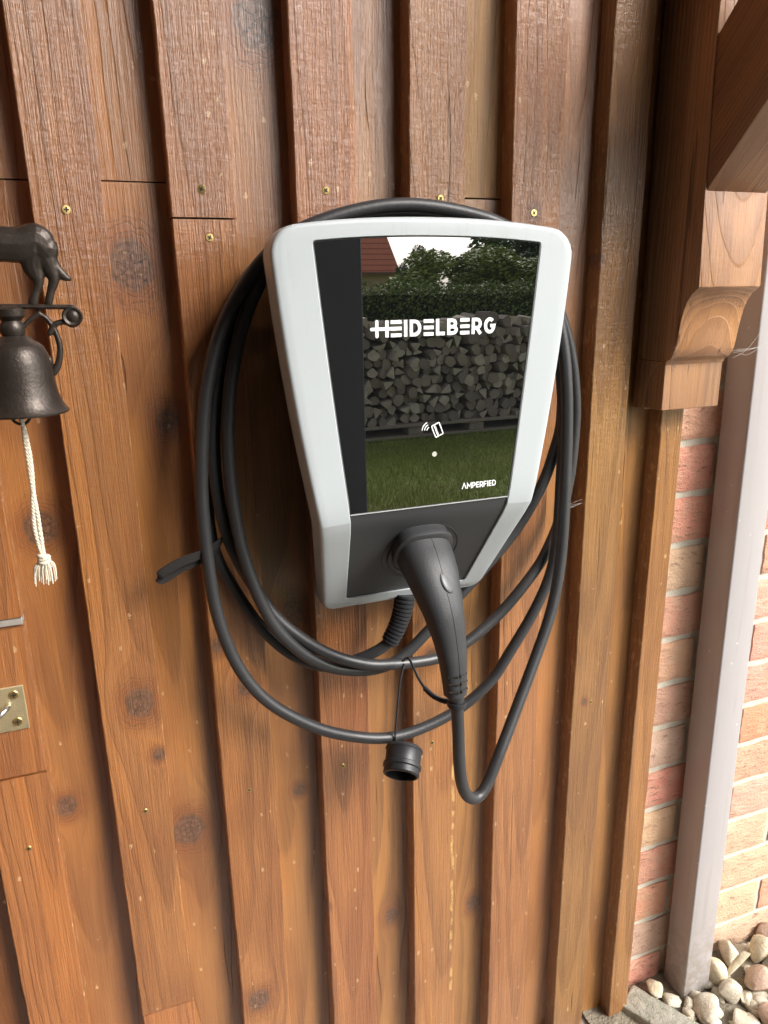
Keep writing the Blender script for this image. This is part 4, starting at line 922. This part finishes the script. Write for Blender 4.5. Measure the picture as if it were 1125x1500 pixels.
for v_ in range(8):
    kq = rnd.choice((3, 4, 5, 5, 6)); pts = []
    for i in range(kq):
        a_ = 2 * math.pi * (i + rnd.uniform(-.25, .25)) / kq; r_ = rnd.uniform(.042, .062); pts.append((r_ * math.cos(a_), r_ * math.sin(a_)))
    b = bmesh.new(); prism(b, pts, -.16, .16); bmesh.ops.bevel(b, geom=[e for e in b.edges if abs(e.verts[0].co.y - e.verts[1].co.y) > .1], offset=.008, segments=2, affect='EDGES'); me = bpy.data.meshes.new('log'); b.to_mesh(me); b.free(); me.materials.append(lm[v_ % 4]); LM.append(me)
for r_ in range(11):
    for c_ in range(27):
        x = 2.05 + c_ * .09 + (.045 if r_ % 2 else 0) + rnd.uniform(-.014, .014); z = .185 + r_ * .083 + rnd.uniform(-.014, .014) + (.05 * math.sin(x * 4) * rnd.uniform(0, 1) if r_ == 10 else 0)
        o = obj('log', LM[rnd.randrange(8)], None, fw, (x, -5.86 + rnd.uniform(-.07, .05), z)); o.rotation_euler = (R(rnd.uniform(-5, 5)), rnd.uniform(0, 6.28), R(rnd.uniform(-7, 7))); sc9 = rnd.uniform(.85, 1.25); o.scale = (sc9, 1, sc9)
obj('pile_core', bmbox((2.4, .5, .80)), lm[3], fw, (3.25, -6.22, .56))
def leaf_mat(name, a, c):
    t = NT(name); g = t.n('ShaderNodeNewGeometry').outputs['Random Per Island']
    t.link(t.mix(g, col(*a), col(*c)), t.b.inputs['Base Color']); t.set(Roughness=.6); return t.m
LH = leaf_mat('hedge_leaf', (.08, .115, .02), (.16, .20, .04)); LT = leaf_mat('tree_leaf', (.12, .16, .025), (.25, .30, .055)); LD = leaf_mat('dark_leaf', (.04, .065, .022), (.09, .125, .04))
def leaves(n, fn, s, seed):
    r_ = random.Random(seed); V_, F_ = [], []
    for i in range(n):
        p = Vector(fn(r_)); a_ = Vector((r_.gauss(0, 1), r_.gauss(0, 1), r_.gauss(0, 1))).normalized(); c_ = a_.orthogonal().normalized(); d_ = a_.cross(c_); q = s * r_.uniform(.6, 1.3); j = len(V_)
        V_ += [p + c_ * q, p + d_ * q * .55, p - c_ * q, p - d_ * q * .55]; F_.append((j, j + 1, j + 2, j + 3))
    me = bpy.data.meshes.new('leaves'); me.from_pydata([tuple(v) for v in V_], [], F_); return me
hd = thing('hedge', 'clipped green garden hedge behind the firewood stack', 'hedge', (5.5, -9.5, 0))
core = plain('hedge_inside', (.02, .03, .01), .95)
obj('stems', bmbox((12.5, .7, 1.26)), core, hd, (5.5, -9.6, .63))
obj('foliage', leaves(48000, lambda r_: (r_.uniform(-6.4, 6.4), r_.choice((r_.uniform(.30, .5), r_.uniform(-.5, .5))), 0.05 + 1.34 * r_.random() ** .6 + .03 * r_.gauss(0, 1)), .027, 3), LH, hd, (5.5, -9.6, 0))
bark = plain('bark', (.12, .09, .065), .9, .3, 8, bumpd=.01, bs=20)
def crown_fn(h, rx, seed):
    q = random.Random(seed); cl = [(q.gauss(0, .5) * rx, q.gauss(0, .5) * rx, h * q.uniform(.35, .95), rx * q.uniform(.25, .5)) for _ in range(16)]
    def fn(r_):
        x, y, z, s = r_.choice(cl); d = Vector((r_.gauss(0, 1), r_.gauss(0, 1), r_.gauss(0, 1))).normalized() * s * (r_.random() ** .4)
        return (x + d.x, y + d.y, z + d.z)
    return fn
TM = [leaves(17000, crown_fn(1, .42, 11 + i), .018, i) for i in range(3)]
for me, m_ in zip(TM, (LT, LT, LD)): me.materials.append(m_)
def tree(x, y, h, rx, kind, lab):
    t = thing('garden_tree', lab, 'tree', (x, y, 0), 'trees beyond the hedge')
    b = bmesh.new(); sweep(b, [Vector((0, 0, 0)), Vector((.05, 0, h * .3)), Vector((0, .05, h * .75))], [.14, .1, .03], 8); obj('trunk', b, bark, t, (x, y, 0), smooth=60)
    o = obj('crown', TM[kind], None, t, (x, y, 0)); o.scale = (rx, rx, h); return t
tree(10.2, -20, 2.3, 4.6, 0, 'light green bushy tree just beyond the hedge, before the roof'); tree(12.6, -20.5, 2.25, 4.8, 1, 'yellow green spreading shrub beyond the middle of the hedge')
tree(16.5, -26, 4.2, 6, 2, 'dark tall tree beyond the right end of the hedge'); tree(13.6, -31, 2.95, 2.2, 2, 'small dark conifer standing far beyond the hedge'); tree(21, -30, 4.2, 7, 0, 'broad green tree far right beyond the hedge'); tree(24.5, -44, 4.6, 3, 2, 'narrow dark tree near the far house gable')
hs_ = thing('far_house', 'far house with a red tiled roof beyond the garden', 'house', (13, -42, 0))
wl_ = plain('ochre_render', (.38, .29, .19), .9); tl_ = NT('red_roof_tiles'); P = tl_.obj(); zz = tl_.sep(P)[2]
rw = tl_.M('FRACT', tl_.M('MULTIPLY', zz, 3.4)); tl_.link(tl_.mix(tl_.ss(rw, .02, .25), col(.14, .03, .018), tl_.mix(tl_.noise(P, 5, 3), col(.42, .11, .055), col(.5, .17, .09))), tl_.b.inputs['Base Color']); tl_.set(Roughness=.8); tl_.bump(rw, .05)
obj('wall', bmbox((4.6, 6, 2.4)), wl_, hs_, (13.9, -42, 1.2))
b = bmesh.new(); v = [b.verts.new(p) for p in ((11.2, -38.7, 2.3), (15.85, -38.7, 2.3), (15.85, -42, 5.6), (11.2, -42, 5.6), (11.2, -45.3, 2.3), (15.85, -45.3, 2.3))]
for f in ((0, 1, 2, 3), (3, 2, 5, 4), (0, 3, 4), (1, 5, 2), (0, 4, 5, 1)): b.faces.new([v[i] for i in f])
bmesh.ops.recalc_face_normals(b, faces=b.faces); obj('roof', b, tl_.m, hs_)
b = bmbox((.12, .16, .14)); 
obj('gutter', bmbox((5.4, .14, .12)), plain('gutter_brown', (.12, .07, .05), .6), hs_, (13.9, -38.62, 2.24))
# porch roof above the wall
rf = thing('porch_roof', 'timber porch roof jutting out above the wall', 'roof', (0, -.3, 2.63))
o = obj('roof_deck', bmbox((3.4, 2.25, .05)), W_BRK, rf, (-.80, -1.01, 2.66)); wood_props(o)
sw = thing('left_sky_blocker', 'added dark timber wall, out of view, blocking sky light from the left', 'wall', (-1.6, -1.0, 0))  # unseen wall, added to keep sky light off the left faces
o = obj('blocker_panel', bmbox((.06, 2.0, 2.60)), W_DK, sw, (-1.6, -1.0, 1.31)); wood_props(o)
